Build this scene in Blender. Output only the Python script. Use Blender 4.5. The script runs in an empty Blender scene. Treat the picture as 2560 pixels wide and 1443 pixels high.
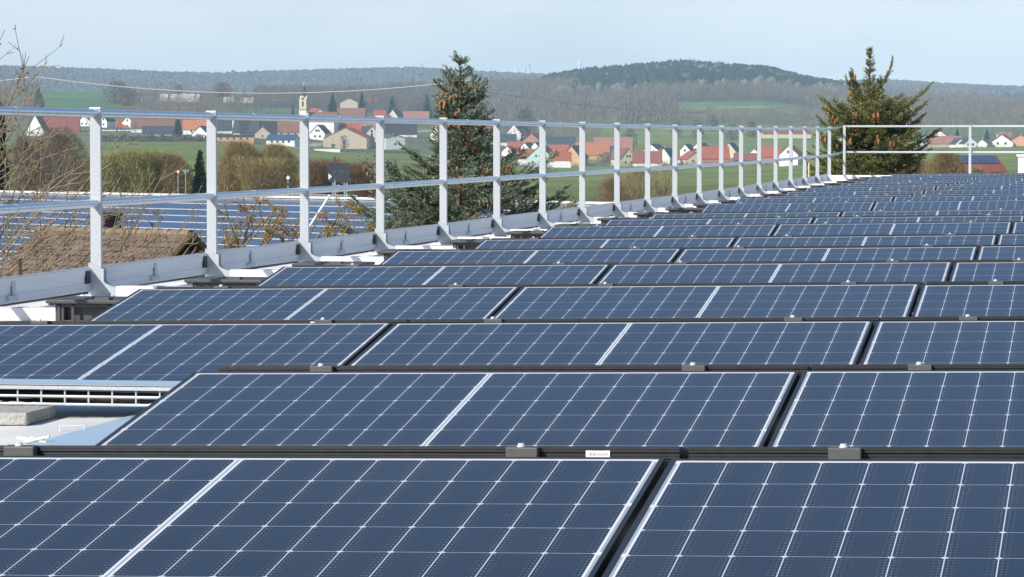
import bpy, math, random
import numpy as np
from mathutils import Vector, Matrix
from math import sin, cos, tan, radians, pi
rnd = random.Random(7); RG = np.random.RandomState(11)
scene = bpy.context.scene; COL = scene.collection

# ------------------------------------------------------------ camera, sky, sun, exposure
F = 8566.0; YAW = 0.1806; PITCH = 0.0438; HY = 346.5          # focal length in px of a 2560 px frame; HY: horizon line
cam_d = bpy.data.cameras.new('camera'); cam = bpy.data.objects.new('camera', cam_d); COL.objects.link(cam)
cam.location = (0, 0, 0); cam.rotation_euler = (pi/2 - PITCH, 0, YAW)
cam_d.sensor_width = 36; cam_d.lens = F/2560*36; cam_d.clip_start = .1; cam_d.clip_end = 60000
scene.camera = cam
SUN_EL = radians(35); SUN_DIR = Vector((-0.566, -0.824, 0)).normalized()*cos(SUN_EL) + Vector((0, 0, sin(SUN_EL)))
sl = bpy.data.lights.new('sun', 'SUN'); sun = bpy.data.objects.new('sun', sl); COL.objects.link(sun)
sl.energy = 4.9; sl.angle = radians(.5); sl.color = (1, .95, .87)
sun.rotation_euler = SUN_DIR.to_track_quat('Z', 'Y').to_euler()
world = bpy.data.worlds.new('World'); scene.world = world; world.use_nodes = True
wn = world.node_tree.nodes; wl = world.node_tree.links
sky = wn.new('ShaderNodeTexSky'); sky.sky_type = 'NISHITA'; sky.sun_disc = False
sky.sun_elevation = SUN_EL; sky.sun_rotation = math.atan2(SUN_DIR.x, SUN_DIR.y)
sky.altitude = 300; sky.air_density = .85; sky.dust_density = .7; sky.ozone_density = 3.0
bg = wn['Background']; bg.inputs[1].default_value = .12
# a thin whitish veil low over the horizon and a few faint grey wisps, in the sky itself
tc = wn.new('ShaderNodeTexCoord'); mp = wn.new('ShaderNodeMapping'); mp.inputs['Scale'].default_value = (9, 9, 26)
nz = wn.new('ShaderNodeTexNoise'); nz.inputs['Scale'].default_value = 1.6; nz.inputs['Detail'].default_value = 6
sx_ = wn.new('ShaderNodeSeparateXYZ'); mr = wn.new('ShaderNodeMapRange'); mr.interpolation_type = 'SMOOTHSTEP'
mr.inputs['From Min'].default_value = .0; mr.inputs['From Max'].default_value = .16; mr.inputs['To Min'].default_value = .90; mr.inputs['To Max'].default_value = .0
rp = wn.new('ShaderNodeValToRGB'); rp.color_ramp.elements[0].position = .40; rp.color_ramp.elements[1].position = .75
rp.color_ramp.elements[0].color = (1, 1, 1, 1); rp.color_ramp.elements[1].color = (.80, .82, .86, 1)
mx = wn.new('ShaderNodeMixRGB'); mu = wn.new('ShaderNodeMixRGB'); mu.blend_type = 'MULTIPLY'; mu.inputs[0].default_value = 1; mu.inputs[1].default_value = (7.0, 7.3, 7.55, 1)
wl.new(tc.outputs['Generated'], mp.inputs[0]); wl.new(mp.outputs[0], nz.inputs['Vector']); wl.new(nz.outputs[0], rp.inputs[0])
wl.new(tc.outputs['Generated'], sx_.inputs[0]); wl.new(sx_.outputs[2], mr.inputs[0]); wl.new(mr.outputs[0], mx.inputs[0])
wl.new(rp.outputs[0], mu.inputs[2]); wl.new(sky.outputs[0], mx.inputs[1]); wl.new(mu.outputs[0], mx.inputs[2]); wl.new(mx.outputs[0], bg.inputs[0])
scene.view_settings.view_transform = 'Standard'; scene.view_settings.look = 'None'
scene.view_settings.exposure = 0.14; scene.view_settings.gamma = 1; scene.view_settings.use_curve_mapping = False
scene.render.engine = 'CYCLES'; scene.cycles.volume_bounces = 4; scene.cycles.max_bounces = 8

# ------------------------------------------------------------ geometry helpers
CP, SP, CY, SY = cos(PITCH), sin(PITCH), cos(YAW), sin(YAW)
def ray(px, py):
    u = (px-1280)/F; v = (721.5-py)/F
    y1 = CP + v*SP; z1 = v*CP - SP
    return Vector((u*CY - y1*SY, u*SY + y1*CY, z1))
def at(px, py, depth): return ray(px, py)*depth
def at_y(px, py, Y): r = ray(px, py); return r*(Y/r.y)
def pxx(X, Y): return 1280 + F*(X*CY + Y*SY)/(-X*SY + Y*CY)
RIGHT = Vector((CY, SY, 0)); FWD = Vector((-SY, CY, 0))

class MB:
    def __init__(s): s.v = []; s.f = []; s.m = []
    def add(s, vs, fs, m=0):
        b = len(s.v); s.v += [tuple(p) for p in vs]; s.f += [tuple(b+i for i in f) for f in fs]; s.m += [m]*len(fs); return s
    def box(s, x0, y0, z0, x1, y1, z1, m=0):
        return s.add([(x0,y0,z0),(x1,y0,z0),(x1,y1,z0),(x0,y1,z0),(x0,y0,z1),(x1,y0,z1),(x1,y1,z1),(x0,y1,z1)],
              [(0,3,2,1),(4,5,6,7),(0,1,5,4),(1,2,6,5),(2,3,7,6),(3,0,4,7)], m)
    def prism(s, prof, axis, a0, a1, m=0):
        # prof: 2D points; axis 'x': (y,z) ; 'y': (x,z) ; 'z': (x,y)
        def P(p, a): return {'x': (a, p[0], p[1]), 'y': (p[0], a, p[1]), 'z': (p[0], p[1], a)}[axis]
        n = len(prof)
        vs = [P(p, a0) for p in prof] + [P(p, a1) for p in prof]
        fs = [(i, (i+1) % n, n+(i+1) % n, n+i) for i in range(n)] + [tuple(range(n))[::-1], tuple(range(n, 2*n))]
        return s.add(vs, fs, m)
    def tube(s, pts, rad, n=6, m=0, caps=True):
        pts = [Vector(p) for p in pts]
        if not hasattr(rad, '__len__'): rad = [rad]*len(pts)
        b = len(s.v); ref = None
        for i, p in enumerate(pts):
            t = (pts[min(i+1, len(pts)-1)] - pts[max(i-1, 0)])
            if t.length < 1e-9: t = Vector((0, 0, 1))
            t.normalize()
            if ref is None: ref = Vector((0, 0, 1)) if abs(t.z) < .9 else Vector((1, 0, 0))
            a = t.cross(ref).normalized(); c = a.cross(t)
            for k in range(n):
                w = 2*pi*k/n; s.v.append(tuple(p + (a*cos(w) + c*sin(w))*rad[i]))
        for i in range(len(pts)-1):
            for k in range(n):
                s.f.append((b+i*n+k, b+i*n+(k+1) % n, b+(i+1)*n+(k+1) % n, b+(i+1)*n+k)); s.m.append(m)
        if caps:
            s.f.append(tuple(b+k for k in range(n))[::-1]); s.f.append(tuple(b+(len(pts)-1)*n+k for k in range(n))); s.m += [m, m]
        return s
    def lathe(s, prof, n=12, m=0, c=(0, 0, 0)):
        return s.tube([(c[0], c[1], c[2]+z) for r, z in prof], [max(r, 1e-4) for r, z in prof], n, m)
    def build(s, name, mats, parent=None, smooth=False, bevel=0):
        me = bpy.data.meshes.new(name); me.from_pydata(s.v, [], s.f)
        if not isinstance(mats, (list, tuple)): mats = [mats]
        for q in mats: me.materials.append(q)
        me.polygons.foreach_set('material_index', s.m)
        if smooth: me.polygons.foreach_set('use_smooth', [True]*len(s.f))
        me.update()
        o = bpy.data.objects.new(name, me); COL.objects.link(o)
        if parent: o.parent = parent
        if bevel:
            b = o.modifiers.new('bevel', 'BEVEL'); b.width = bevel; b.segments = 2; b.limit_method = 'ANGLE'
        return o
def np_mesh(name, V, Fc, mat, parent=None, cols=None):
    """V (n,3); Fc (m,k) equal sized faces; cols (n,3) point colours"""
    me = bpy.data.meshes.new(name); n = len(V); m, k = Fc.shape
    me.vertices.add(n); me.vertices.foreach_set('co', np.ascontiguousarray(V, dtype=np.float32).ravel())
    me.loops.add(m*k); me.loops.foreach_set('vertex_index', np.ascontiguousarray(Fc, dtype=np.int32).ravel())
    me.polygons.add(m); me.polygons.foreach_set('loop_start', np.arange(0, m*k, k, dtype=np.int32))
    me.polygons.foreach_set('loop_total', np.full(m, k, dtype=np.int32))
    if cols is not None:
        a = me.color_attributes.new('Col', 'FLOAT_COLOR', 'POINT')
        a.data.foreach_set('color', np.concatenate([cols, np.ones((n, 1))], 1).astype(np.float32).ravel())
    me.materials.append(mat); me.update(calc_edges=True); me.validate()
    o = bpy.data.objects.new(name, me); COL.objects.link(o)
    if parent: o.parent = parent
    return o
def slivers(B, D, w, tipw=0.0):
    """thin triangles: base B (n,3), vector D (n,3), half width w (n,)"""
    n = len(B); R = RG.normal(size=(n, 3)); P = np.cross(D, R); P /= (np.linalg.norm(P, axis=1, keepdims=True)+1e-9)
    P *= np.asarray(w).reshape(-1, 1)
    V = np.stack([B-P, B+P, B+D], 1).reshape(-1, 3)
    return V, np.arange(3*n).reshape(-1, 3)
def tag(o, label, cat, group=None, kind=None):
    if label: o['label'] = label
    if cat: o['category'] = cat
    if group: o['group'] = group
    if kind: o['kind'] = kind
    return o
def thing(name, label, cat, loc=(0, 0, 0), rot=(0, 0, 0), group=None):
    o = bpy.data.objects.new(name, None); COL.objects.link(o); o.location = loc; o.rotation_euler = rot
    o.empty_display_size = .2
    return tag(o, label, cat, group)
def struct(o, kind='structure'): o['kind'] = kind; return o
def dup(root, loc, rot=None, label=None, group=None):
    r = root.copy(); COL.objects.link(r); r.location = loc
    if rot is not None: r.rotation_euler = rot
    if label: r['label'] = label
    if group: r['group'] = group
    for ch in list(root.children):
        c = ch.copy(); COL.objects.link(c); c.parent = r
        for g in list(ch.children):
            d = g.copy(); COL.objects.link(d); d.parent = c
    return r
ORD = ['zeroth','first','second','third','fourth','fifth','sixth','seventh','eighth','ninth','tenth','eleventh','twelfth','thirteenth','fourteenth','fifteenth','sixteenth','seventeenth','eighteenth','nineteenth','twentieth','twenty-first','twenty-second','twenty-third']

# ------------------------------------------------------------ materials
MATS = {}
def mat(name, col, rough=.6, metal=0.0, var=0.0, scale=8.0, bump=0.0, bscale=40.0, spec=.5, col2=None, attr=False, stretch=None):
    if name in MATS: return MATS[name]
    m = bpy.data.materials.new(name); m.use_nodes = True; nt = m.node_tree; b = nt.nodes['Principled BSDF']
    b.inputs['Roughness'].default_value = rough; b.inputs['Metallic'].default_value = metal
    b.inputs['Specular IOR Level'].default_value = spec
    b.inputs['Base Color'].default_value = (*col, 1)
    N = nt.nodes.new; L = nt.links.new
    src = None
    if attr:
        a = N('ShaderNodeAttribute'); a.attribute_name = 'Col'; src = a.outputs['Color']
    if var or bump:
        tcn = N('ShaderNodeTexCoord'); vec = tcn.outputs['Object']
        if stretch:
            mpn = N('ShaderNodeMapping'); mpn.inputs['Scale'].default_value = stretch; L(vec, mpn.inputs[0]); vec = mpn.outputs[0]
    if var:
        n = N('ShaderNodeTexNoise'); n.inputs['Scale'].default_value = scale; n.inputs['Detail'].default_value = 5; n.inputs['Roughness'].default_value = .6
        L(vec, n.inputs['Vector'])
        mixn = N('ShaderNodeMixRGB'); c2 = col2 or tuple(c*(1-var) for c in col)
        if src is not None:
            mixn.blend_type = 'MULTIPLY'; L(src, mixn.inputs[1]); r = N('ShaderNodeValToRGB')
            r.color_ramp.elements[0].position = .3; r.color_ramp.elements[1].position = .7
            r.color_ramp.elements[0].color = (1-var, 1-var, 1-var, 1); r.color_ramp.elements[1].color = (1+var*.6,)*3+(1,)
            L(n.outputs[0], r.inputs[0]); L(r.outputs[0], mixn.inputs[2]); mixn.inputs[0].default_value = 1
        else:
            r = N('ShaderNodeValToRGB'); r.color_ramp.elements[0].position = .35; r.color_ramp.elements[1].position = .65
            L(n.outputs[0], r.inputs[0]); L(r.outputs[0], mixn.inputs[0])
            mixn.inputs[1].default_value = (*col, 1); mixn.inputs[2].default_value = (*c2, 1)
        src = mixn.outputs[0]
    if src is not None: L(src, b.inputs['Base Color'])
    if bump:
        n2 = N('ShaderNodeTexNoise'); n2.inputs['Scale'].default_value = bscale; n2.inputs['Detail'].default_value = 4
        L(vec, n2.inputs['Vector']); bp = N('ShaderNodeBump'); bp.inputs['Strength'].default_value = bump; bp.inputs['Distance'].default_value = .02
        L(n2.outputs[0], bp.inputs['Height']); L(bp.outputs[0], b.inputs['Normal'])
    MATS[name] = m; return m
M_frame = mat('black anodised aluminium', (.046, .046, .046), .38, .5, var=.25, scale=30)
M_clamp = mat('dark grey clamp', (.12, .12, .115), .55, .2, var=.2, scale=60)
M_bolt = mat('bolt steel', (.88, .88, .88), .35, .3)
M_galv = mat('galvanised steel', (.55, .575, .60), .45, .22, var=.14, scale=70, bump=.03, bscale=90)
M_pipe = mat('bright galvanised pipe', (.70, .74, .79), .30, .72, var=.15, scale=25)
M_board = mat('brushed aluminium board', (.88, .89, .89), .55, 0, var=.12, scale=6, stretch=(1, .15, 6))
M_arm = mat('white coated steel', (.80, .80, .80), .45, 0, var=.06, scale=9)
M_membrane = mat('pale roof membrane', (.76, .755, .73), .8, 0, var=.20, scale=2.2, bump=.15, bscale=14)
M_plastic = mat('grey recycled plastic', (.075, .075, .074), .5, 0, var=.3, scale=14, bump=.1)
M_plastic_in = mat('dark plastic recess', (.02, .02, .02), .7)
M_concrete = mat('concrete', (.47, .455, .42), .9, 0, var=.3, scale=22, bump=.5, bscale=90)
M_sheet = mat('sheet metal with sky blue painted in', (.46, .62, .76), .4, .15, var=.08, scale=3)  # sky reflection in the metal, painted in as an even pale blue
M_sticker = mat('white sticker', (.85, .85, .85), .5)
M_ink = mat('black ink', (.10, .10, .10), .6)
M_gravel = mat('mossy roof gravel', (.20, .16, .095), .95, 0, var=.6, scale=40, bump=.8, bscale=60)
M_bark = mat('brown bark', (.16, .12, .085), .9, 0, var=.4, scale=20)
M_col = mat('foliage', (.1, .1, .1), .75, attr=True, spec=.25)
M_colr = mat('twigs', (.1, .1, .1), .9, attr=True, spec=.1)

def glass_mat():
    m = bpy.data.materials.new('solar cells under glass'); m.use_nodes = True; nt = m.node_tree; N = nt.nodes.new; L = nt.links.new
    b = nt.nodes['Principled BSDF']
    def val(x):
        n = N('ShaderNodeValue'); n.outputs[0].default_value = x; return n.outputs[0]
    def op(o, a, bb=None, c=None):
        n = N('ShaderNodeMath'); n.operation = o
        for i, q in enumerate((a, bb, c)):
            if q is None: continue
            if isinstance(q, (int, float)): n.inputs[i].default_value = q
            else: L(q, n.inputs[i])
        return n.outputs[0]
    tcn = N('ShaderNodeTexCoord'); sp = N('ShaderNodeSeparateXYZ'); L(tcn.outputs['Object'], sp.inputs[0])
    x, y = sp.outputs[0], sp.outputs[1]
    ax = op('ABSOLUTE', x)
    cx, cy, x0, y0 = .0925, .184, .0075, .023            # cell pitch, half centre gap, top margin
    yy = op('SUBTRACT', op('MULTIPLY', y, -1.0), y0)      # 0 at the upper cell edge, 1.104 at the lower
    xx = op('SUBTRACT', ax, x0)                           # 0 at centre gap edge, .8325 at outer edge
    def gap(q, p):                                        # distance to the nearest multiple of p
        f = op('SUBTRACT', op('DIVIDE', q, p), op('ROUND', op('DIVIDE', q, p)))
        return op('ABSOLUTE', op('MULTIPLY', f, p))
    gx, gy = gap(xx, cx), gap(yy, cy)
    lx = op('LESS_THAN', gx, .0011); ly = op('LESS_THAN', gy, .00085)
    dia = op('LESS_THAN', op('ADD', gx, gy), .0085)
    line = op('MAXIMUM', op('MAXIMUM', lx, ly), dia)
    out = op('MAXIMUM', op('MAXIMUM', op('LESS_THAN', xx, 0.0), op('GREATER_THAN', xx, 9*cx-.0005)),
             op('MAXIMUM', op('LESS_THAN', yy, 0.0), op('GREATER_THAN', yy, 6*cy-.001)))
    white = op('MAXIMUM', line, out)
    # grey ribbons: centre strip and the side strips (broken every second cell)
    rc = op('LESS_THAN', ax, .0028)
    ins = op('LESS_THAN', op('ABSOLUTE', op('SUBTRACT', xx, 9*cx+.0075)), .0035)
    brk = op('GREATER_THAN', gap(yy, 2*cy), .012)
    iny = op('MULTIPLY', op('GREATER_THAN', yy, .004), op('LESS_THAN', yy, 6*cy-.004))
    rib = op('MULTIPLY', op('MAXIMUM', rc, op('MULTIPLY', ins, brk)), iny)
    # solder pads and fine wires inside the cells
    wy = gap(yy, cy/10.0)
    wire = op('LESS_THAN', wy, .0006)
    pad1 = op('LESS_THAN', op('ABSOLUTE', op('SUBTRACT', gx, .0075)), .0016)
    pad2 = op('LESS_THAN', op('ABSOLUTE', op('SUBTRACT', gx, .0165)), .0012)
    pad = op('MULTIPLY', op('MAXIMUM', pad1, op('MULTIPLY', pad2, .6)), op('LESS_THAN', wy, .0016))
    nz = N('ShaderNodeTexNoise'); nz.inputs['Scale'].default_value = 9; L(tcn.outputs['Object'], nz.inputs['Vector'])
    pads = op('MULTIPLY', op('MAXIMUM', op('MULTIPLY', pad, .38), op('MULTIPLY', wire, .07)), op('ADD', nz.outputs[0], .35))
    # every cell and panel is a slightly different blue; dust film and specks on the glass
    oi = N('ShaderNodeObjectInfo')
    cb = N('ShaderNodeCombineXYZ'); L(op('FLOOR', op('DIVIDE', x, cx)), cb.inputs[0]); L(op('FLOOR', op('DIVIDE', yy, cy)), cb.inputs[1]); L(op('MULTIPLY', oi.outputs['Random'], 50), cb.inputs[2])
    wh = N('ShaderNodeTexWhiteNoise'); L(cb.outputs[0], wh.inputs[0])
    mixc = N('ShaderNodeMixRGB'); mixc.inputs[1].default_value = (.0100, .0185, .039, 1); mixc.inputs[2].default_value = (.0155, .0255, .047, 1)
    L(op('ADD', op('MULTIPLY', wh.outputs[0], .55), op('MULTIPLY', oi.outputs['Random'], .45)), mixc.inputs[0])
    nzd = N('ShaderNodeTexNoise'); nzd.inputs['Scale'].default_value = 3.5; nzd.inputs['Detail'].default_value = 8; L(tcn.outputs['Object'], nzd.inputs['Vector'])
    vor = N('ShaderNodeTexVoronoi'); vor.inputs['Scale'].default_value = 55; L(tcn.outputs['Object'], vor.inputs['Vector'])
    whs = N('ShaderNodeTexWhiteNoise'); L(vor.outputs['Position'], whs.inputs[0])
    speck = op('MULTIPLY', op('LESS_THAN', vor.outputs['Distance'], .085), op('GREATER_THAN', whs.outputs[0], .965))
    dust = op('ADD', op('MULTIPLY', nzd.outputs[0], .035), op('MULTIPLY', speck, .45))
    def mixrgb(f, a, bcol):
        n = N('ShaderNodeMixRGB'); L(f, n.inputs[0]); L(a, n.inputs[1]); n.inputs[2].default_value = (*bcol, 1); return n.outputs[0]
    c = mixrgb(pads, mixc.outputs[0], (.62, .64, .66))
    c = mixrgb(line, c, (.60, .63, .66))
    c = mixrgb(out, c, (.78, .80, .81))
    c = mixrgb(rib, c, (.36, .40, .43))
    c = mixrgb(dust, c, (.55, .53, .48))
    L(c, b.inputs['Base Color'])
    b.inputs['Roughness'].default_value = .16; b.inputs['IOR'].default_value = 1.33; b.inputs['Specular IOR Level'].default_value = .24
    L(op('ADD', op('MULTIPLY', nzd.outputs[0], .10), .09), b.inputs['Roughness'])
    return m
M_glass = glass_mat()

# ------------------------------------------------------------ terrain
XS = np.array([-600, 0, 250, 520, 700, 860, 1030, 1200, 1300, 1500, 1700, 1900, 2050, 2200, 2400, 2600, 3200.])
GT = {1000: [425,423,422,422,425,430,438,448,455,458,458,452,446,436,428,425,420],
 1950: [357,357,357,356,366,380,383,400,414,417,416,408,396,378,367,366,364],
 2300: [312,312,310,306,306,318,330,350,362,366,360,360,358,348,340,340,338],
 2700: [280,280,278,276,274,284,294,312,322,318,312,316,322,322,316,316,314],
 3200: [250,248,246,252,258,262,272,285,292,290,280,272,280,290,296,298,298],
 3700: [228,228,230,240,244,248,240,245,240,222,200,205,240,262,275,280,280],
 3900: [232,232,234,241,243,244,234,232,228,205,186,198,230,255,268,275,275],
 4600: [258]*17, 5200: [240]*17,
 6500: [178,183,190,198,193,188,186,196,200,208,213,218,221,218,228,238,243],
 8000: [205,210,215,222,218,214,212,220,224,230,234,238,240,238,246,254,258],
 16000: [330]*17}
GD = [1, 450] + list(GT); GZ = [np.full(17, -7.5)]*2 + [(HY-np.array(v, float))*d/F for d, v in GT.items()]
GD = np.array(GD, float); GZ = np.array(GZ)
def gz_px(px, d):
    """ground height for image column px at distance d (arrays)"""
    px = np.clip(np.asarray(px, float), -600, 3200); d = np.clip(np.asarray(d, float), 1, 16000)
    i = np.clip(np.searchsorted(GD, d)-1, 0, len(GD)-2); t = (d-GD[i])/(GD[i+1]-GD[i])
    j = np.clip(np.searchsorted(XS, px)-1, 0, 15); s = (px-XS[j])/(XS[j+1]-XS[j])
    s = s*s*(3-2*s)*.5 + s*.5
    a = GZ[i, j]*(1-s)+GZ[i, j+1]*s; b = GZ[i+1, j]*(1-s)+GZ[i+1, j+1]*s
    return a*(1-t)+b*t
def gxy(px, d):
    px = np.asarray(px, float); u = (px-1280)/F; k = d/np.sqrt(1+u*u)
    return k*(u*CY-SY), k*(u*SY+CY)
def gpt(px, d):
    x, y = gxy(px, d); return Vector((float(x), float(y), float(gz_px(px, d))))
def gy(px, d): return HY - float(gz_px(px, d))*F/d
def d_at(px, py, lo=700., hi=3700.):
    ds = np.linspace(lo, hi, 400); ys = HY - gz_px(np.full(400, px), ds)*F/ds
    k = np.argmax(ys <= py)
    return float(ds[k]) if ys.min() <= py else hi
def vnoise(x, y, s, seed=0):
    x = np.asarray(x)/s; y = np.asarray(y)/s; xi = np.floor(x).astype(int); yi = np.floor(y).astype(int); fx = x-xi; fy = y-yi
    h = lambda a, b: np.modf(np.abs(np.sin(a*127.1+b*311.7+seed*74.7)*43758.5453))[0]
    fx = fx*fx*(3-2*fx); fy = fy*fy*(3-2*fy)
    return (h(xi, yi)*(1-fx)+h(xi+1, yi)*fx)*(1-fy)+(h(xi, yi+1)*(1-fx)+h(xi+1, yi+1)*fx)*fy
def build_ground():
    inner = np.concatenate([np.arange(-500, 3101, 9)]); ang_in = np.arctan((inner-1280)/F)
    outer_r = np.linspace(ang_in[-1], 2*pi+ang_in[0], 60)[1:-1]
    ang = np.concatenate([ang_in, outer_r])
    ds = np.concatenate([[2, 20, 60], np.geomspace(100, 1800, 60), np.linspace(1830, 4000, 150), np.geomspace(4080, 9300, 30)])
    A, D = np.meshgrid(ang, ds); aw = (A+pi) % (2*pi)-pi
    PX = np.where(np.abs(aw) < .25, 1280+F*np.tan(np.clip(aw, -.3, .3)), np.where(aw > 0, 3200, -600))
    Z = gz_px(PX, D)
    # mirror the blend behind the camera so that the sheet closes
    X = D*(np.sin(A)*CY-np.cos(A)*SY); Y = D*(np.sin(A)*SY+np.cos(A)*CY)
    Z = Z + np.where(D > 500, (vnoise(X, Y, 90)-.5)*np.clip(D/1500, 0, 1.2)*1.2, 0)
    V = np.stack([X, Y, Z], -1).reshape(-1, 3)
    green = np.array([.145, .18, .042]); olive = np.array([.15, .155, .06]); brown = np.array([.15, .115, .075]); lush = np.array([.095, .165, .06]); tan_ = np.array([.26, .20, .12]); wood = np.array([.085, .072, .058])
    C = np.empty(V.shape); px = PX.ravel(); d = D.ravel(); C[:] = olive
    n1 = vnoise(V[:, 0], V[:, 1], 60, 3); n2 = vnoise(V[:, 0], V[:, 1], 260, 5)
    def put(mask, c, k=1.0): C[mask] = C[mask]*(1-k)+np.array(c)*k
    put(d < 450, (.13, .14, .06)); put((d >= 450) & (d < 1950), green)
    put((d > 620) & (d < 780) & (px > 1150), olive); put((d >= 450) & (d < 620) & (px > 1150), (.13, .165, .05))
    put((d >= 1950), (.14, .145, .07))
    put((d > 2350) & (d < 3750) & (px < 300), lush); put((d > 2350) & (px < 120) & (d < 3000), brown)
    put((d > 2400) & (d < 3900) & (px >= 300) & (px < 640), brown); put((d > 2300) & (d < 2700) & (px > 600) & (px < 840), lush)
    put((d > 2750) & (d < 3900) & (px > 600) & (px < 1180), wood)
    put((d > 2000) & (d < 2720) & (px > 1460) & (px < 2140), green); put((d > 2000) & (d < 2800) & (px > 2220), (.12, .15, .06))
    put((d > 2650) & (d < 3180) & (px > 1180) & (px < 1660), (.155, .145, .08)); put((d > 2860) & (d < 3000) & (px > 1660) & (px < 1830), lush); put((d > 3190) & (d < 3330) & (px > 1700) & (px < 1945), lush)
    put((d > 3020) & (d < 3060) & (px > 1640) & (px < 1900), tan_); put((d > 3225) & (d < 3245) & (px > 1740) & (px < 1930), tan_)
    put((d > 2480) & (d < 2500) & (px > 1600) & (px < 1760), tan_)
    put((d > 3300) & (px > 1160) & ~((px > 1690) & (px < 2000) & (d < 3335)), wood); put(d > 4200, wood)
    put((abs(d-1900-(px-700)*1.2) < 16) & (px > 560) & (px < 1100), (.34, .31, .25))
    put((abs(d-1250-(px-500)*.9) < 12) & (px > 560) & (px < 820), (.24, .22, .14))
    C *= (.88+.34*n1+.26*n2)[:, None]
    nr, nc = D.shape; i = np.arange(nr-1)[:, None]*nc; j = np.arange(nc)[None]; j2 = (j+1) % nc
    Fc = np.stack([i+j, i+j2, i+nc+j2, i+nc+j], -1).reshape(-1, 4)
    m = mat('fields and meadows', (.1, .1, .1), .95, attr=True, var=.35, scale=.035, spec=.1, bump=.0)
    o = struct(np_mesh('ground', V, Fc, m, cols=C)); o.data.polygons.foreach_set('use_smooth', [True]*len(Fc))
build_ground()

# ------------------------------------------------------------ our roof
SX = .0142; XR = -5.6875
def floor_z(x): return -.888 + SX*(x-XR)
def far_lift(y): return .045*max(0., min(1., (y-46)/18))
def roof_sheet(name, x0, x1, y0, y1, m, dz=0.0, nx=2, ny=30):
    xs = np.linspace(x0, x1, nx); ys = np.linspace(y0, y1, ny)
    mb = MB(); vs = [(x, y, floor_z(x)+dz+far_lift(y)) for y in ys for x in xs]
    mb.add(vs, [(r*nx+c, r*nx+c+1, (r+1)*nx+c+1, (r+1)*nx+c) for r in range(ny-1) for c in range(nx-1)])
    return mb.build(name, m)
Y_BACK = 65.3
M_render = mat('grey facade', (.42, .42, .41), .85, 0, var=.12, scale=2)
bld = thing('roof_building', 'long flat roofed building whose pale roof carries the rows of solar panels', 'building', (0, 0, 0))
rs = roof_sheet('roof', -6.32, 14, -6, Y_BACK+.45, M_membrane); rs.parent = bld
w = MB(); w.box(-6.30, -5.98, -7.5, 13.98, Y_BACK+.43, -.99); w.build('wall', M_render, bld)
gs = roof_sheet('gravel_strip', -6.33, -5.93, -6, Y_BACK+.40, M_gravel, .012, 3, 200)
gv = gs.data
for v in gv.vertices: v.co.z += rnd.uniform(0, .014); v.co.x += rnd.uniform(-.012, .012)
tag(gs, None, None, kind='stuff'); tag(gs, 'brown mossy gravel strip along the roof edge behind the toe boards', 'gravel')

# ------------------------------------------------------------ solar panels in tent-shaped pairs
PW, PL, TILT = 1.735, 1.134, .131
XG = -.9067                                                    # gap line between column -1 and column 0
RY = [6.6833, 9.4036, 12.0907, 14.7006, 17.3058, 20.0807, 22.8752, 25.5604, 28.4883, 31.1929, 35.1813, 37.9486, 41.0511, 43.4, 46.0, 48.986, 51.45, 54.0024, 56.7109, 59.42, 62.1]
RZ = [-.6183, -.6269, -.6294, -.6098, -.6071, -.6135, -.6242, -.6069, -.6192, -.6286, -.6143, -.6045, -.6326, -.6181, -.6007, -.6109, -.612, -.605, -.592, -.592, -.588]
GAP = .25; W_ = 1.722; HW = W_/2
def frame_mesh():
    mb = MB(); lip = .010; t = .030
    # ridge side (y=0): grooved outer face; others plain; all with a narrow lip over the glass
    prof = [(0, 0), (0, -.006), (.004, -.008), (.004, -.012), (0, -.014), (0, -.019), (.004, -.021), (.004, -.025), (0, -.027), (0, -t), (-.028, -t), (-.028, -t+.003), (-lip, -t+.003), (-lip, 0)]
    top = [(a, b) for a, b in prof]
    mb.prism([(y, z) for y, z in top], 'x', -HW, HW)
    low = [(-PL, 0), (-PL, -t), (-PL+.028, -t), (-PL+.028, -t+.003), (-PL+lip, -t+.003), (-PL+lip, 0)]
    mb.prism(low[::-1], 'x', -HW, HW)
    for s in (-1, 1):
        x1 = s*HW; x0 = s*(HW-lip)
        mb.box(min(x0, x1), -PL+lip, -t, max(x0, x1), -lip, .0005)
    return mb
def glass_mesh():
    # one sheet, object origin at the middle of the upper edge, 1.5 mm under the frame lip
    mb = MB(); mb.box(-HW+.009, -PL+.009, -.007, HW-.009, -.009, -.0015)
    return mb
def sticker(parent, x):
    mb = MB(); mb.box(x-.025, .0005, -.0220, x+.025, .0046, -.0085, 0); q = x-.020
    k = 0
    while q < x+.020:
        wd = .0006*rnd.choice((1, 1, 2, 2, 3)); mb.box(q, .0046, -.0195, q+wd*.7, .0050, -.0130, 1); q += wd+.0007*rnd.choice((1, 2, 2)); k += 1
    q = x-.012
    while q < x+.012: mb.box(q, .0046, -.0095, q+.0009, .0026, -.0080, 1); q += .0019
    return mb.build('barcode_sticker', [M_sticker, M_ink], parent)
fm = frame_mesh().build('frame', M_frame); gm = glass_mesh().build('glass', M_glass)
fm_d, gm_d = fm.data, gm.data; bpy.data.objects.remove(fm); bpy.data.objects.remove(gm)
def panel(label, group, loc, rot):
    r = thing('solar_module', label, 'solar panel', loc, rot, group)
    for nm, d in (('frame', fm_d), ('glass', gm_d)):
        o = bpy.data.objects.new(nm, d); COL.objects.link(o); o.parent = r
    return r
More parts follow.
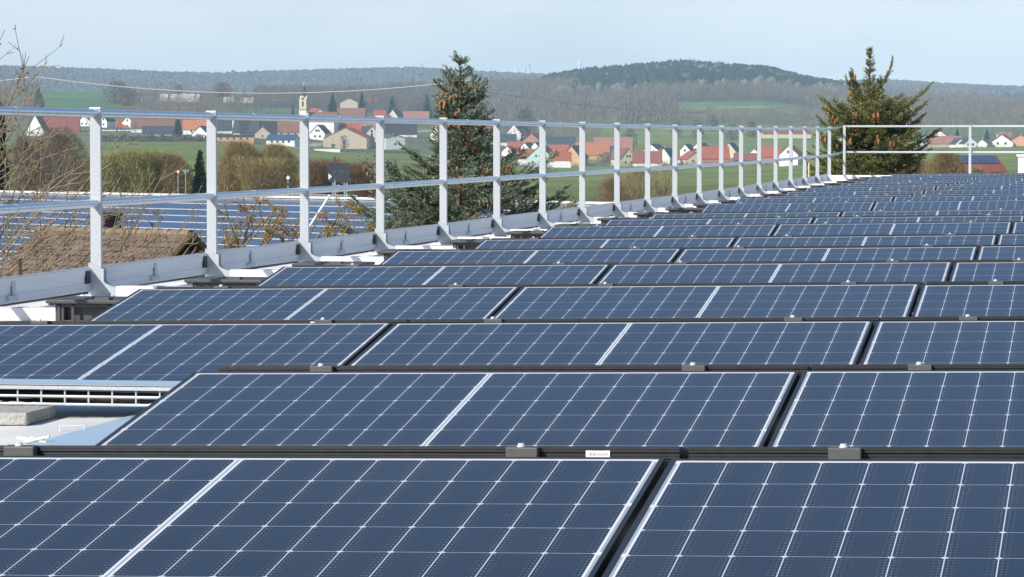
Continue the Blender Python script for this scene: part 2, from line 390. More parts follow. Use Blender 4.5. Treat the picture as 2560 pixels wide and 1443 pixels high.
def mount_proto():
    r = thing('ridge_mount', '', 'mounting clamp')
    b = MB(); b.prism([(-.030, -.046), (.0, -.046), (.0, .003), (-.030, .0015)], 'x', -.033, .033); b.build('clamp_block', M_clamp, r, bevel=.002)
    b = MB(); b.tube([(-.003, -.016, .002), (-.003, -.016, .0092)], .0068, 8); b.tube([(-.003, -.016, .002), (-.003, -.016, .0045)], .009, 10); b.build('bolt', M_bolt, r)
    b = MB(); b.box(-.10, -.200, -.056, .045, -.030, -.050); b.box(-.10, -.205, -.056, -.02, -.195, -.020)
    b.build('rail_foot', M_clamp, r)
    b = MB(); b.tube([(-.052, -.085, -.050), (-.052, -.085, -.040)], .007, 8); b.box(-.066, -.10, -.050, -.038, -.07, -.0475); b.build('nut', M_bolt, r)
    return r
mount = mount_proto(); used = False; nm_count = 0
def ordw(n, tot): return ORD[n]
for k in range(21):
    Y, Z = RY[k], RZ[k]; rank = k+1
    d_ = Y*CY
    jl = -1 if k in (0, 1) else -2
    # columns until just beyond the right edge of the picture
    j = jl; vis = []
    while True:
        xl = XG + j*PW
        if pxx(xl, Y) > 2600: break
        vis.append(j); j += 1
    near = Y < 50
    for n, j in enumerate(vis):
        xc = XG + (j+.5)*PW; z = Z + SX*xc
        pos = 'leftmost panel' if n == 0 else ('rightmost panel' if n == len(vis)-1 and n > 0 else ORD[n+1]+' from left')
        lab = 'dark blue solar panel tilted towards the camera, %s row from the front, %s' % (ORD[rank], pos)
        p = panel(lab, 'solar panels tilted towards the camera', (xc, Y, z), (TILT, -SX, 0)); p.rotation_euler = (TILT, -SX, 0)
        jit = rnd.uniform(-.0025, .0025); p.location.z += jit; p.location.y += rnd.uniform(-.003, .003)
        if k < 20:
            lab = 'solar panel tilted away, its edge behind the %s ridge from front, %s' % (ORD[rank], pos)
            q = panel(lab, 'solar panels tilted away from the camera', (xc, Y+GAP+.005, z+.001), (TILT, SX, pi)); q.location.x += rnd.uniform(-.006, .006)
            if (k, j) == (0, -1): sticker(q, -(-1.082-xc))
            if (k, j) in ((2, -2), (2, 0)): sticker(q, .27 if j == 0 else -.52)
        if k < 17:
            for s, dx in ((0, .322), (1, PW-.322)):
                x = XG + j*PW + dx + rnd.uniform(-.015, .015)
                if not (-40 < pxx(x, Y+GAP) < 2600): continue
                nm_count += 1
                lab = 'black clamp with pale bolt, %s ridge from front, %s end of %s' % (ORD[rank], ('left', 'right')[s], pos.replace(' panel', '') + ' panel' if 'most' in pos else pos.replace(' from left', ' panel from left'))
                loc = (x, Y+GAP, Z+SX*x)
                if not used:
                    mount.location = loc; mount['label'] = lab; mount['group'] = 'ridge clamps between the panel rows'; used = True
                else: dup(mount, loc, None, lab, 'ridge clamps between the panel rows')

# ------------------------------------------------------------ cable tray, block and sheets in the open bay at the left
x0, x1 = -4.6, -2.05
fz = floor_z(-3)
tr = thing('cable_tray', 'low white wire cable tray on the roof, under the panel edge at left', 'cable tray', (-3.3, 9.98, fz+.030))
b = MB()
for z in (.012, .036, .060): b.tube([(-1.4, 0, z), (1.32, 0, z)], .0045, 6)
for i in range(38):
    x = -1.4+i*.0748; b.tube([(x, 0, .010), (x, 0, .064)], .0035, 5); b.tube([(x, 0, .010), (x, .16, .010)], .0035, 5)
b.build('wire_mesh', M_galv, tr)
b = MB(); b.box(-1.4, -.012, .058, 1.32, -.004, .071); b.box(-1.4, -.012, .0685, 1.32, .05, .0725); b.build('lid_edge', M_galv, tr)
b = MB()
for i in range(7):
    y = .02+i*.018; z0 = .02+rnd.random()*.02
    b.tube([(-1.4+q*.27, y+rnd.uniform(-.01, .01), z0+rnd.uniform(-.008, .008)) for q in range(11)], .006, 5)
b.build('cables', M_plastic_in, tr)
sh = MB(); sh.prism([(10.035, fz+.0995), (10.42, fz+.085), (10.42, fz+.081), (10.035, fz+.0955)], 'x', -4.7, -2.25)
tag(sh.build('cover_sheet', M_sheet), 'pale blue cover sheet lying on the cable tray below the panel edge', 'metal sheet')
p = [at_y(20, 1125, 9.0), at_y(400, 1125, 9.0), at_y(520, 1040, 9.9), at_y(330, 1040, 9.9)]
sh = MB()
def onfl(px, py):
    r = ray(px, py); t = floor_z(-2.8)/r.z; q = r*t; return (q.x, q.y, floor_z(q.x)+.006)
pts = [onfl(20, 1128), onfl(330, 1040), onfl(560, 1000), onfl(560, 1140)]
sh.add(pts + [(x, y, z-.005) for x, y, z in pts], [(0, 3, 2, 1), (0, 1, 5, 4), (1, 2, 6, 5), (2, 3, 7, 6), (3, 0, 4, 7), (4, 5, 6, 7)])
tag(sh.build('metal_sheet', M_sheet), 'metal sheet with painted-in sky blue lying flat on the roof below the concrete block', 'metal sheet')
q = onfl(180, 1077); hb = MB(); hb.tube([(q[0]-.033, q[1]-.012, q[2]-.004), (q[0]-.033, q[1]-.012, q[2]+.012), (q[0]+.033, q[1]+.012, q[2]+.012), (q[0]+.033, q[1]+.012, q[2]-.004)], .0025, 6)
tag(hb.build('wire_handle', M_bolt), 'small bent wire handle at the edge of the blue metal sheet', 'handle')
q = onfl(85, 1107); hb = MB()
for i in range(9): hb.tube([(q[0]+rnd.uniform(-.04, .04), q[1]+rnd.uniform(-.02, .02), q[2]), (q[0]+rnd.uniform(-.05, .05), q[1]+rnd.uniform(-.02, .02), q[2]+rnd.uniform(.002, .016))], .0035, 5)
tag(hb.build('foam_scrap', mat('cream foam', (.75, .72, .6), .9)), 'cream scrap of foam lying beside the blue metal sheet', 'scrap')
q = onfl(30, 1060)
cb = MB(); cb.box(-.30, 0, 0, .046, .30, .038)
o = cb.build('concrete_block', M_concrete, bevel=.006); o.location = (q[0], q[1], q[2]-.004); o.rotation_euler = (0, 0, .02)
tag(o, 'weathered concrete block on the bare roof left of the second panel row', 'concrete block')

# ------------------------------------------------------------ guard rails
PY0, PDY, NP = 18.30, 2.4181, 20
ZT, ZM = .1660, -.3340
def lift(y): return -.004+.05*max(0., min(1., (y-50)/16))
gr = thing('guardrail', 'long galvanised guardrail with toe boards along the left roof edge', 'guardrail', (0, 0, 0))
ys = [PY0+i*PDY for i in range(-2, NP)]
for nm, z in (('top_rail', ZT), ('middle_rail', ZM)):
    b = MB(); pts = [(XR, ys[0]-.6, z-.004)] + [(XR, y, z+lift(y)-.024+rnd.uniform(-.002, .002)) for y in ys]
    pts = [(x, y, z2 if i else z2-.024) for i, (x, y, z2) in enumerate(pts)]
    pts += [(XR+.06, Y_BACK-.10, z+lift(Y_BACK)-.01), (XR+.16, Y_BACK, (.228, -.262)[nm[0] == 'm'])]
    b.tube(pts, .0235, 12)
    for i in (1, 3, 4, 6, 8, 11):                              # couplings
        y = ys[min(i, len(ys)-2)]+PDY*.42; zz = z+lift(y)-.024; b.tube([(XR, y, zz), (XR, y+.012, zz)], .0255, 12)
    b.build(nm, M_pipe, gr, smooth=False)
def smooth_by_angle(o):
    o.data.polygons.foreach_set('use_smooth', [len(p.vertices) == 4 for p in o.data.polygons])
for o in gr.children: smooth_by_angle(o)
first = None
for i, y in enumerate(ys):
    fzp = floor_z(XR)+far_lift(y); top = ZT+lift(y)+.002
    if first is None:
        b = MB(); b.box(-.031, -.014, .06, .031, .014, 1.056); b.box(-.034, -.018, 1.045, .034, .018, 1.060)
        post = b.build('post', M_galv, gr, bevel=.003); post.location = (XR, y, fzp); first = post
        g = MB()
        arc = [(.050, .103), (.0525, .094), (.058, .087), (.066, .081), (.082, .074), (.102, .067), (.123, .060)]
        prof = [(-.036, .004), (-.036, .200), (.036, .166), (.050, .166)] + arc + [(.123, .004)]
        g.prism(prof, 'y', -.034, -.018); g.prism(prof, 'y', .018, .034)
        g.prism([(-.036, .004), (-.036, .05), (.123, .05), (.123, .004)], 'y', -.018, .018)
        for q in range(len(prof)-7, len(prof)-2):
            (xa, za), (xb, zb) = prof[q], prof[q+1]
            g.add([(xa, -.018, za), (xb, -.018, zb), (xb, .018, zb), (xa, .018, za)], [(0, 1, 2, 3)])
        g.build('foot_bracket', M_galv, post)
        a = MB(); a.box(-.10, -.06, .002, .80, .06, .010); a.box(.13, -.064, .010, .80, -.058, .070); a.box(.13, .058, .010, .80, .064, .070); a.box(.13, -.058, .062, .80, .058, .0705)
        a.build('foot_arm', M_arm, post)
        bb = MB()
        for xx in (-.07, .10): bb.tube([(xx, -.045, .008), (xx, -.045, .022)], .010, 8)
        bb.build('foot_bolts', M_bolt, post)
    else:
        c = first.copy(); COL.objects.link(c); c.parent = gr; c.location = (XR, y, fzp)
        for g in list(first.children):
            e = g.copy(); COL.objects.link(e); e.parent = c
M_slot = mat('dark slot', (.02, .022, .025), .6)
for i in range(len(ys)-1):
    ya, yb = ys[i]+.035, ys[i+1]-.03; xb = XR-.036; f0 = floor_z(XR)+far_lift(ys[i]); f1 = floor_z(XR)+far_lift(ys[i+1])
    b = MB()
    prof = [(0, .085), (.012, .085), (.012, .128), (.007, .131), (.007, .172), (.012, .175), (.012, .215), (.006, .222), (0, .222)]
    mid = (ya+yb)/2
    dz = rnd.uniform(-.006, .006); kx = rnd.uniform(-.006, .006)
    n = len(prof); vs = [(xb+p_[0]+kx*abs(t-.5), ya+(yb-ya)*t, p_[1]-.045+dz*(1-t)+f0*(1-t)+f1*t) for t in (0, .06, .5, .94, 1) for p_ in prof]
    # ends pinch in slightly where they slot into the post sockets
    for q in range(n): vs[q] = (vs[q][0]-.004, vs[q][1], vs[q][2]); vs[4*n+q] = (vs[4*n+q][0]-.004, vs[4*n+q][1], vs[4*n+q][2])
    b.add(vs, [(s*n+q, s*n+(q+1) % n, (s+1)*n+(q+1) % n, (s+1)*n+q) for s in range(4) for q in range(n)])
    tb = b.build('toe_board', M_board, gr)
    b = MB(); b.box(xb+.013, yb-.10, f1+.085, xb+.02, yb-.03, f1+.155); b.build('slot', M_slot, tb)
    if i % 2 == 0 or i < 7:
        b = MB(); ym = ya+(yb-ya)*(.42 if i % 2 else .5); b.box(xb+.013, ym, f0+.055, xb+.017, ym+.05, f0+.150); b.box(xb+.013, ym-.09, f0+.052, xb+.03, ym+.06, f0+.078)
        b.build('splice_plate', M_galv, tb)
# ballast blocks at the ends of the foot arms
first = None
for i, y in enumerate(ys):
    f0 = floor_z(XR)+far_lift(y); loc = (XR+.78, y-.02, f0+.0)
    lab = 'grey plastic ballast block at the foot of the %s railing post from the front' % ORD[max(i-1, 1)] if i > 1 else ('grey plastic ballast block with hollow front, nearest one, left of the fourth panel row' if i == 1 else 'grey plastic ballast block just outside the left picture edge')
    if i == 0: continue
    if first is None:
        r = thing('ballast_block', lab, 'ballast block', loc, group='ballast blocks under the guardrail feet'); first = r
        b = MB(); b.box(-.18, -.16, .002, -.135, .20, .10); b.box(.135, -.16, .002, .18, .20, .10); b.box(-.135, -.12, .002, .135, .20, .10); b.box(-.135, -.16, .082, .135, -.12, .10); b.box(-.135, -.16, .002, .135, -.12, .02)
        for xx in (-.16, -.09, .09, .16): b.box(xx-.008, -.168, .002, xx+.008, -.160, .095)
        b.build('body', M_plastic, r, bevel=.004)
        b = MB(); b.prism([(-.215, .100), (.215, .100), (.220, .108), (.215, .118), (-.215, .118), (-.22, .108)], 'y', -.19, .22); b.box(-.205, -.195, .092, -.19, .2, .10); b.build('lid', M_plastic, r, bevel=.004)
        b = MB()
        for xx, yy in ((-.04, -.10), (.03, -.08), (-.06, .06)): b.tube([(xx, yy, .117), (xx, yy, .124)], .009, 8)
        b.box(.02, -.17, .118, .09, -.10, .130); b.build('lid_fittings', M_clamp, r)
    else: dup(first, loc, None, lab, 'ballast blocks under the guardrail feet')

M_rail2 = mat('dull zinc rail', (.58, .61, .63), .45, .3)
br = thing('guardrail', 'thin white guardrail across the far end of the roof', 'guardrail', (0, Y_BACK, 0))
for nm, z in (('top_rail', .228), ('middle_rail', -.262)):
    b = MB(); b.tube([(XR+.16, 0, z), (10, 0, z)], .020, 10); o = b.build(nm, M_rail2, br); smooth_by_angle(o)
b = MB(); b.box(XR-.2, .05, -.86, 8, .075, -.70); b.build('toe_board', M_board, br)
first = None
for px in (2111, 2425, 2739):
    x = at_y(px, 400, Y_BACK).x
    b = MB(); b.box(-.024, -.02, -.84, .024, .02, .245); b.box(-.05, -.3, -.86, .05, .04, -.83); o = b.build('post', M_galv, br); o.location = (x, -.03, 0)
kb = MB(); x_ = at_y(2040, 440, Y_BACK-.5).x; kb.box(x_, -.1, 0, x_+1.6, .3, .10); kb.box(x_+.1, -.7, .0, x_+.75, -.1, .14)
o = kb.build('roof_kerb', M_arm); o.location = (0, Y_BACK-.6, floor_z(-5)+.05); tag(o, 'white sheet metal kerb at the far left roof corner', 'roof kerb')
kb = MB(); p = at_y(2022, 455, Y_BACK-1); kb.tube([(0, 0, -.2), (0, 0, .36)], .012, 8); o = kb.build('marker_rod', mat('cream rod', (.75, .68, .42), .5)); o.location = (p.x, p.y, p.z); tag(o, 'thin cream rod standing at the far corner of the roof', 'rod')
p = at_y(2556, 432, 63.8); kb = MB(); kb.box(0, 0, -.3, .5, .5, .30); kb.box(-.03, -.03, .30, .53, .53, .335); kb.box(.08, -.012, -.1, .42, -.002, .2); o = kb.build('roof_vent', M_arm); o.location = (p.x-.08, p.y, p.z); tag(o, 'white box shaped roof vent beyond the panels at the right edge', 'roof vent')

# ------------------------------------------------------------ vegetation builders
def rot_about(v, ax, a): return (Matrix.Rotation(a, 3, ax) @ v)
class TW:
    """collects many thin tapered twigs as 3-sided tubes in numpy"""
    def __init__(s): s.V = []; s.F = []; s.C = []; s.n = 0
    def seg(s, pts, r0, r1, col):
        pts = np.array([tuple(p) for p in pts]); n = len(pts); t = np.gradient(pts, axis=0); t /= np.linalg.norm(t, axis=1, keepdims=True)+1e-9
        ref = np.array([.31, .77, .22]); a = np.cross(t, ref); a /= np.linalg.norm(a, axis=1, keepdims=True)+1e-9; c = np.cross(t, a)
        r = np.linspace(r0, r1, n)[:, None]
        ring = [pts+r*(a*cos(w)+c*sin(w)) for w in (0, 2.0944, 4.1888)]
        v = np.stack(ring, 1).reshape(-1, 3); f = []
        for i in range(n-1):
            for k in range(3): f.append((i*3+k, i*3+(k+1) % 3, i*3+3+(k+1) % 3, i*3+3+k))
        s.V.append(v); s.F.append(np.array(f)+s.n); s.C.append(np.tile(col, (len(v), 1))*RG.uniform(.8, 1.15)); s.n += len(v)
    def build(s, name, m, parent=None): return np_mesh(name, np.concatenate(s.V), np.concatenate(s.F), m, parent, np.concatenate(s.C))
def twig_cloud(n, H, R, up=1.0, w=.02, ln=.5, cols=((.2, .15, .1),), fan=.9, stems=7, shape='round', base=0.0):
    """bare crown: slivers over a dome of height H, radius R around the origin; points thinly out and up"""
    th = RG.uniform(0, 2*pi, n); q = RG.uniform(0, 1, n)**.55
    if shape == 'round':
        z = RG.uniform(.04, 1, n); prof = np.sqrt(np.clip(1-((z-.45)/.56)**2, .02, 1))
    elif shape == 'tall':
        z = RG.uniform(.12, 1, n); prof = np.clip(1.15*np.sin(pi*np.clip(z*.86+.1, 0, 1)), .05, 1)
    else:
        z = RG.uniform(.0, 1, n); prof = .35+.65*z**.7
    lump = .75+.5*vnoise(th*2.2, z*4, 1, int(RG.randint(99)))
    r = R*prof*q*lump; zz = base+H*z*np.where(q > .75, .94+.1*lump, 1)
    B = np.stack([r*np.cos(th), r*np.sin(th), zz], 1)
    D = np.stack([np.cos(th)*fan*(q+.1), np.sin(th)*fan*(q+.1), up*np.ones(n)], 1)+RG.normal(scale=.72, size=(n, 3))
    D /= np.linalg.norm(D, axis=1, keepdims=True); D *= (ln*RG.uniform(.5, 1.3, n))[:, None]
    V, Fc = slivers(B, D, w*RG.uniform(.6, 1.4, n)); cs = np.array(cols)[RG.randint(len(cols), size=n)]*RG.uniform(.7, 1.25, (n, 1))
    return V, Fc, np.repeat(cs, 3, 0)
def stems_mesh(H, R, k, r0, m, name, parent, lean=.5):
    b = MB()
    for i in range(k):
        a = rnd.uniform(0, 2*pi); q = rnd.uniform(.15, .85)
        e = Vector((cos(a)*R*q, sin(a)*R*q, H*rnd.uniform(.55, .85))); s0 = Vector((cos(a)*R*.06, sin(a)*R*.06, 0)); mid = s0.lerp(e, .5)*1; mid.x *= .75; mid.y *= .75
        b.tube([s0, mid, e], [r0, r0*.65, r0*.2], 5)
        for _ in range(3):
            t = rnd.uniform(.35, .9); p = mid.lerp(e, t); b.tube([p, p+Vector((rnd.uniform(-1, 1)*R*.35, rnd.uniform(-1, 1)*R*.35, H*.2))], [r0*.35, r0*.08], 4)
    return b.build(name, m, parent)
_shapes = ['round', 'flat', 'tall']
def bare_tree(px, d, ytop, rpx, label, cat='tree', cols=((.2, .15, .1),), n=900, w=None, ln=None, shape='round', stems=5, name='bare_tree', group=None, up=1.0, base_y=None):
    p = gpt(px, d)
    if base_y is not None: p.z = (HY-base_y)*d/F
    H = (HY-ytop)*d/F - p.z; R = rpx*d/F
    t = thing(name, label, cat, p, (0, 0, rnd.uniform(0, 6)), group)
    V, Fc, C = twig_cloud(n, H*.97, R, up, w or .012*d/100, ln or H*.13, cols, shape=shape)
    np_mesh('crown', V, Fc, M_colr, t, C)
    stems_mesh(H, R*.8, stems, max(.05*H/6, .0006*d*.5), M_bark, 'trunk' if stems < 3 else 'stems', t)
    return t
def conifer_mesh(H, R, n, cols, w, tip=.25):
    z = 1-RG.uniform(0, 1, n)**.62*.94; th = RG.uniform(0, 2*pi, n); lay = .8+.35*np.abs(np.sin(z*H*2.2+th))
    r = R*(1-z)**.85*RG.uniform(.35, 1, n)**.5*lay*(.7+.5*vnoise(th*2, z*6, 1, int(RG.randint(90))))+.02
    B = np.stack([r*np.cos(th)*.5, r*np.sin(th)*.5, H*z+r*.10], 1); D = np.stack([r*np.cos(th)*.62, r*np.sin(th)*.62, -r*.12+H*.02], 1)+RG.normal(scale=R*.08, size=(n, 3))
    V, Fc = slivers(B, D, w*RG.uniform(.7, 1.4, n)); cs = np.array(cols)[RG.randint(len(cols), size=n)]*RG.uniform(.6, 1.3, (n, 1))
    return V, Fc, np.repeat(cs, 3, 0)
CONI = ((.035, .055, .035), (.028, .045, .034), (.05, .07, .04))
def conifer(px, d, ytop, rpx, label, cols=CONI, n=900, name='conifer_tree', group=None, cat='conifer', ybase=None):
    p = gpt(px, d)
    if ybase is not None: p.z = (HY-ybase)*d/F
    H = (HY-ytop)*d/F-p.z; R = rpx*d/F
    t = thing(name, label, cat, p, group=group); V, Fc, C = conifer_mesh(H, R, n, cols, R*.16); np_mesh('crown', V, Fc, M_col, t, C)
    b = MB(); b.tube([(0, 0, -.3), (0, 0, H*.9)], [R*.09+.05, .02], 6); b.build('trunk', M_bark, t)
    return t

# ------------------------------------------------------------ the two cone-bearing spruces just beyond the railing
def spruce(name, label, px, d, ytop, prof, asc, needle_cols, bark_c, cone_c, n_cones, cone_len, whorl, seed, zlow=3.6, leader=1.0, cone_lo=.25, cone_hi=9, droop=.25, spread=1.0, ncl=6, dn=150, nlen=.034, lmax=.42, nbr=(5, 8), sweeps=(), vary=(.7, 1.12)):
    global rnd
    keep = rnd; rnd = random.Random(seed)
    base = gpt(px, d); zt = (HY-ytop)*d/F; H = zt-base.z
    t = thing(name, label, 'spruce', base)
    tw = TW(); NB = []; ND = []; NW = []; cones = []
    tr_b = MB(); tr_b.tube([(0, 0, -.3), (0, 0, H*.5), (0, 0, H-.9), (0, 0, H-.02)], [.17, .11, .035, .004], 8)
    def shoot(p, v, L, dens, nl):
        k = max(3, int(L*dens))
        s = RG.uniform(0, 1, k)[:, None]; v = np.array(v)/np.linalg.norm(v)
        B = np.array(p)+v*s*L; R_ = RG.normal(size=(k, 3)); R_ -= (R_@v)[:, None]*v; R_ /= np.linalg.norm(R_, axis=1, keepdims=True)+1e-9
        D = R_*.8+v*.75; D *= (nl*RG.uniform(.7, 1.2, k))[:, None]
        NB.append(B); ND.append(D); NW.append(np.full(k, nl*.17))
    drop = leader*.10; todo = []
    shoot((0, 0, H-leader*.5), (0, 0, 1), leader*.5, 150, .030)
    while drop < H-1.2:
        fine = drop < zlow
        r_max = np.interp(drop, *prof)
        nb = (rnd.randint(*nbr) if drop > 1.2 or nbr[0] < 6 else rnd.randint(3, 5)) if fine else 5
        a0 = rnd.uniform(0, 6.28)
        for i in range(nb):
            az = a0+i*2*pi/nb+rnd.uniform(-.3, .3); L = r_max*rnd.uniform(*vary)
            if rnd.random() < .16: L *= 1.22
            el = asc*max(.12, 1-drop/2.6)+rnd.uniform(-.12, .16)
            h0 = H-drop+rnd.uniform(-.04, .04); hd = Vector((cos(az), sin(az), 0))
            h0 -= L*sin(el)*.75
            todo.append((hd, L, el, h0, fine, drop))
        drop += whorl*rnd.uniform(.8, 1.2)*(1 if fine else 2.2)
    for (dr, az, L, el) in sweeps: todo.append((Vector((cos(az), sin(az), 0)), L, el, H-dr, True, 1.5))
    if True:
        for hd, L, el, h0, fine, drop in todo:
            pts = []; ns = 7
            for q in range(ns+1):
                s = q/ns; pts.append(hd*(L*s)*cos(el*(.6 if el < .8 else .85)*(.4+.6*s if el > .8 else 1))+Vector((0, 0, h0+L*(sin(el)*s-droop*s*(1-s)+.16*s*s*s))))
            tw.seg(pts, .010+.010*L, .0035, bark_c)
            if not fine and drop > zlow+3: dens_t = 3.0
            else: dens_t = 10 if fine else 5
            nt = max(5, int(L*dens_t*2.5)); nl = nlen if fine else .08; dens = dn if fine else 26
            for q in range(nt):
                s = .18+.82*(q+rnd.random()*.6)/nt; f = s*ns; i0 = min(int(f), ns-1); p = pts[i0].lerp(pts[i0+1], f-i0); dv = (pts[i0+1]-pts[i0]).normalized()
                sd = 1 if q % 2 else -1
                side = hd.cross(Vector((0, 0, 1)))*sd
                v = (dv*.75+side*rnd.uniform(.5, .9)*spread+Vector((0, 0, rnd.uniform(-.25, .3)))).normalized(); l = min(lmax, (1-s)*L*.55+.09)*rnd.uniform(.7, 1.15)
                tw.seg([p, p+v*l], .004, .0015, bark_c); shoot(p, v, l, dens, nl)
                if l > .13 and fine:
                    for _ in range(2):
                        p2 = p+v*l*rnd.uniform(.3, .8); v2 = (v+side*rnd.uniform(-.8, .8)+Vector((0, 0, rnd.uniform(-.3, .35)))).normalized(); l2 = l*.5; tw.seg([p2, p2+v2*l2], .003, .001, bark_c); shoot(p2, v2, l2, dens, nl)
            shoot(pts[-2], pts[-1]-pts[-2], (pts[-1]-pts[-2]).length*1.25, dens, nl)
            # cones hang in clusters under the outer half of the branch
            if cone_lo < drop < cone_hi and rnd.random() < .8:
                cs0 = rnd.uniform(.5, .86)
                for _ in range(rnd.randint(3, ncl+2)):
                    s = cs0+rnd.uniform(-.12, .12); f = s*ns; i0 = min(int(f), ns-1); p = pts[i0].lerp(pts[i0+1], f-i0)+Vector((rnd.uniform(-.07, .07), rnd.uniform(-.07, .07), -.015)); cones.append((p, hd))
    B = np.concatenate(NB); D = np.concatenate(ND); V, Fc = slivers(B, D, np.concatenate(NW))
    nc = np.array(needle_cols); lump = vnoise(B[:, 0]*5+B[:, 1]*3, B[:, 2]*5, 1, seed)
    cs = nc[0]*(1-lump[:, None])+nc[1]*lump[:, None]; cs = cs*RG.uniform(.7, 1.3, (len(B), 1))
    np_mesh('foliage', V, Fc, M_col, t, np.repeat(cs, 3, 0)); tw.build('branches', M_colr, t); tr_b.build('trunk', M_bark, t)
    # cones: the 95 that face the camera largest as single parts, the rest as one
    cm = mat(name+' cone', cone_c, .8, 0, var=.45, scale=60, bump=.4, bscale=150)
    def cone_mb(mb, p, k, az):
        prof_c = [(.0, 0), (.35, -.10), (.5, -.3), (.5, -.55), (.38, -.8), (.05, -1)]
        tl = Vector((cos(az)*.12, sin(az)*.12, -1)).normalized()
        mb.tube([p+tl*(-z)*k for _, z in prof_c], [max(r, .02)*k*.33*2*.5*1.25 for r, z in prof_c], 7)
    cones.sort(key=lambda c: abs(-c[0].z+H*1.0)+(.5 if c[1].dot(FWD) > .3 else 0))
    m0 = MB(); cone_mb(m0, Vector((0, 0, 0)), cone_len, 0.5); proto = None
    for p, hd in cones[:min(95, n_cones)]:
        if proto is None: o = m0.build('cone', cm, t, smooth=True); proto = o
        else:
            o = proto.copy(); COL.objects.link(o); o.parent = t
        o.location = p; o.rotation_euler = (rnd.uniform(-.25, .25), rnd.uniform(-.25, .25), rnd.uniform(0, 6)); k = rnd.uniform(.75, 1.2); o.scale = (k, k, k)
    rest = cones[min(95, n_cones):n_cones+260]
    if rest:
        mb = MB()
        for p, hd in rest: cone_mb(mb, p, cone_len*rnd.uniform(.75, 1.15), rnd.uniform(0, 6))
        o = mb.build('cones', cm, t, smooth=True); o['kind'] = 'stuff'
    rnd = keep
    return t
spruce('blue_spruce', 'tall blue spruce laden with tan cones behind the railing', 1150, 45, 143,
       ([0, .12, .34, .76, 1.02, 1.4, 1.65, 2.23, 3, 6, 9], [.05, .15, .30, .40, .50, .82, 1.15, 1.48, 1.6, 2.1, 2.4]), .75,
       ((.125, .165, .090), (.28, .345, .245)), (.10, .075, .05), (.42, .22, .09), 95, .082, .150, 5, leader=.35, vary=(.6, 1.15), cone_lo=.24, ncl=9, cone_hi=2.6, droop=.12)
RA = YAW
spruce('spruce', 'green spruce with loose upswept branches and brown cones behind the far railing', 2172, 76, 122,
       ([0, .3, .8, 1.2, 1.6, 1.9, 2.5, 3.2, 6, 10], [.015, .07, .20, .62, 1.02, 1.18, 1.25, 1.28, 2.2, 2.8]), 1.0,
       ((.13, .155, .042), (.29, .30, .095)), (.07, .06, .045), (.42, .20, .09), 95, .135, .115, 9, leader=.6, cone_lo=.9, cone_hi=3.2, droop=.08, spread=.9, vary=(.5, 1.2), dn=170, nlen=.034, lmax=.36, nbr=(7, 9),
       sweeps=((1.35, RA+pi, .75, .95), (1.2, RA+pi-.5, .7, 1.1), (1.1, RA, .85, 1.1), (1.25, RA+.7, .6, 1.1), (1.7, RA, 1.45, .5), (1.9, RA-.3, 1.35, .4), (1.75, RA+pi, 1.15, .45), (1.9, RA+pi+.4, 1.1, .5), (2.6, RA, 1.3, .2), (2.8, RA+pi, 1.25, .2), (2.3, RA-.5, 1.2, .3), (2.4, RA+pi+.5, 1.1, .3), (1.5, RA-1.5, .8, .8), (1.7, RA-1.2, .9, .6)))

# ------------------------------------------------------------ bare trees close to the roof at the left
def shoots_tree(name, label, base, starts, cat='tree', bark=(.20, .15, .10), r=.016, gen=2, ang=.6, crook=.05, lichen=None, seed=3, spur=0, len2=.55, lich=.5):
    rr = random.Random(seed); tw = TW(); t = thing(name, label, cat, base); base = Vector(base); li = MB(); LV = []; LD = []
    def grow(p, v, L, rad, g):
        n = max(3, int(L/.12)); pts = [p]; v = v.normalized()
        for i in range(n):
            v = (v+Vector((rr.gauss(0, crook), rr.gauss(0, crook), rr.gauss(0, crook)+.012))).normalized(); pts.append(pts[-1]+v*(L/n))
        tw.seg([q-base for q in pts], rad, max(rad*.35, .0026), bark)
        if spur or lichen:
            for q in pts[1:]:
                for _ in range(spur):
                    sv = Vector((rr.gauss(0, 1), rr.gauss(0, 1), rr.gauss(0, .8))).normalized()*rr.uniform(.02, .07); tw.seg([q-base, q-base+sv], .004, .002, bark)
                if lichen and rr.random() < lich:
                    for _ in range(8):
                        LV.append(tuple(q-base+Vector((rr.gauss(0, .012), rr.gauss(0, .012), rr.gauss(0, .012))))); LD.append((rr.gauss(0, .011), rr.gauss(0, .011), rr.gauss(0, .011)))
        if g > 0:
            k = max(2, int(L/.16)); sd = rr.choice((-1, 1))
            for i in range(k):
                s = (i+rr.random())/k
                if s < .12: continue
                j = min(int(s*n), n-1); q = pts[j].lerp(pts[j+1], s*n-j); d0 = (pts[j+1]-pts[j]).normalized()
                ax = Vector((rr.gauss(0, .35), rr.gauss(0, .35)-1*sd*.0, rr.gauss(0, .35)))+FWD*sd; sd = -sd if rr.random() < .8 else sd
                v2 = rot_about(d0, ax.normalized(), rr.uniform(.6, 1.25)*ang)
                grow(q, v2, L*len2*(1-s*.6)*rr.uniform(.5, 1.2), max(rad*.5, .0035), g-1)
    for (x, y, d, x2, y2, k) in starts:
        p = at(x, y, d); e = at(x2, y2, d+rr.uniform(-.6, .6)); grow(p, e-p, (e-p).length, r*k, gen)
    tw.build('branches', M_colr, t)
    if LV:
        B = np.array(LV); D = np.array(LD); V, Fc = slivers(B, D, np.full(len(B), .0055)); cs = np.array(lichen)[RG.randint(len(lichen), size=len(B))]*RG.uniform(.7, 1.2, (len(B), 1))
        np_mesh('lichen', V, Fc, M_colr, t, np.repeat(cs, 3, 0))
    return t, tw
bx = at(60, 700, 27)
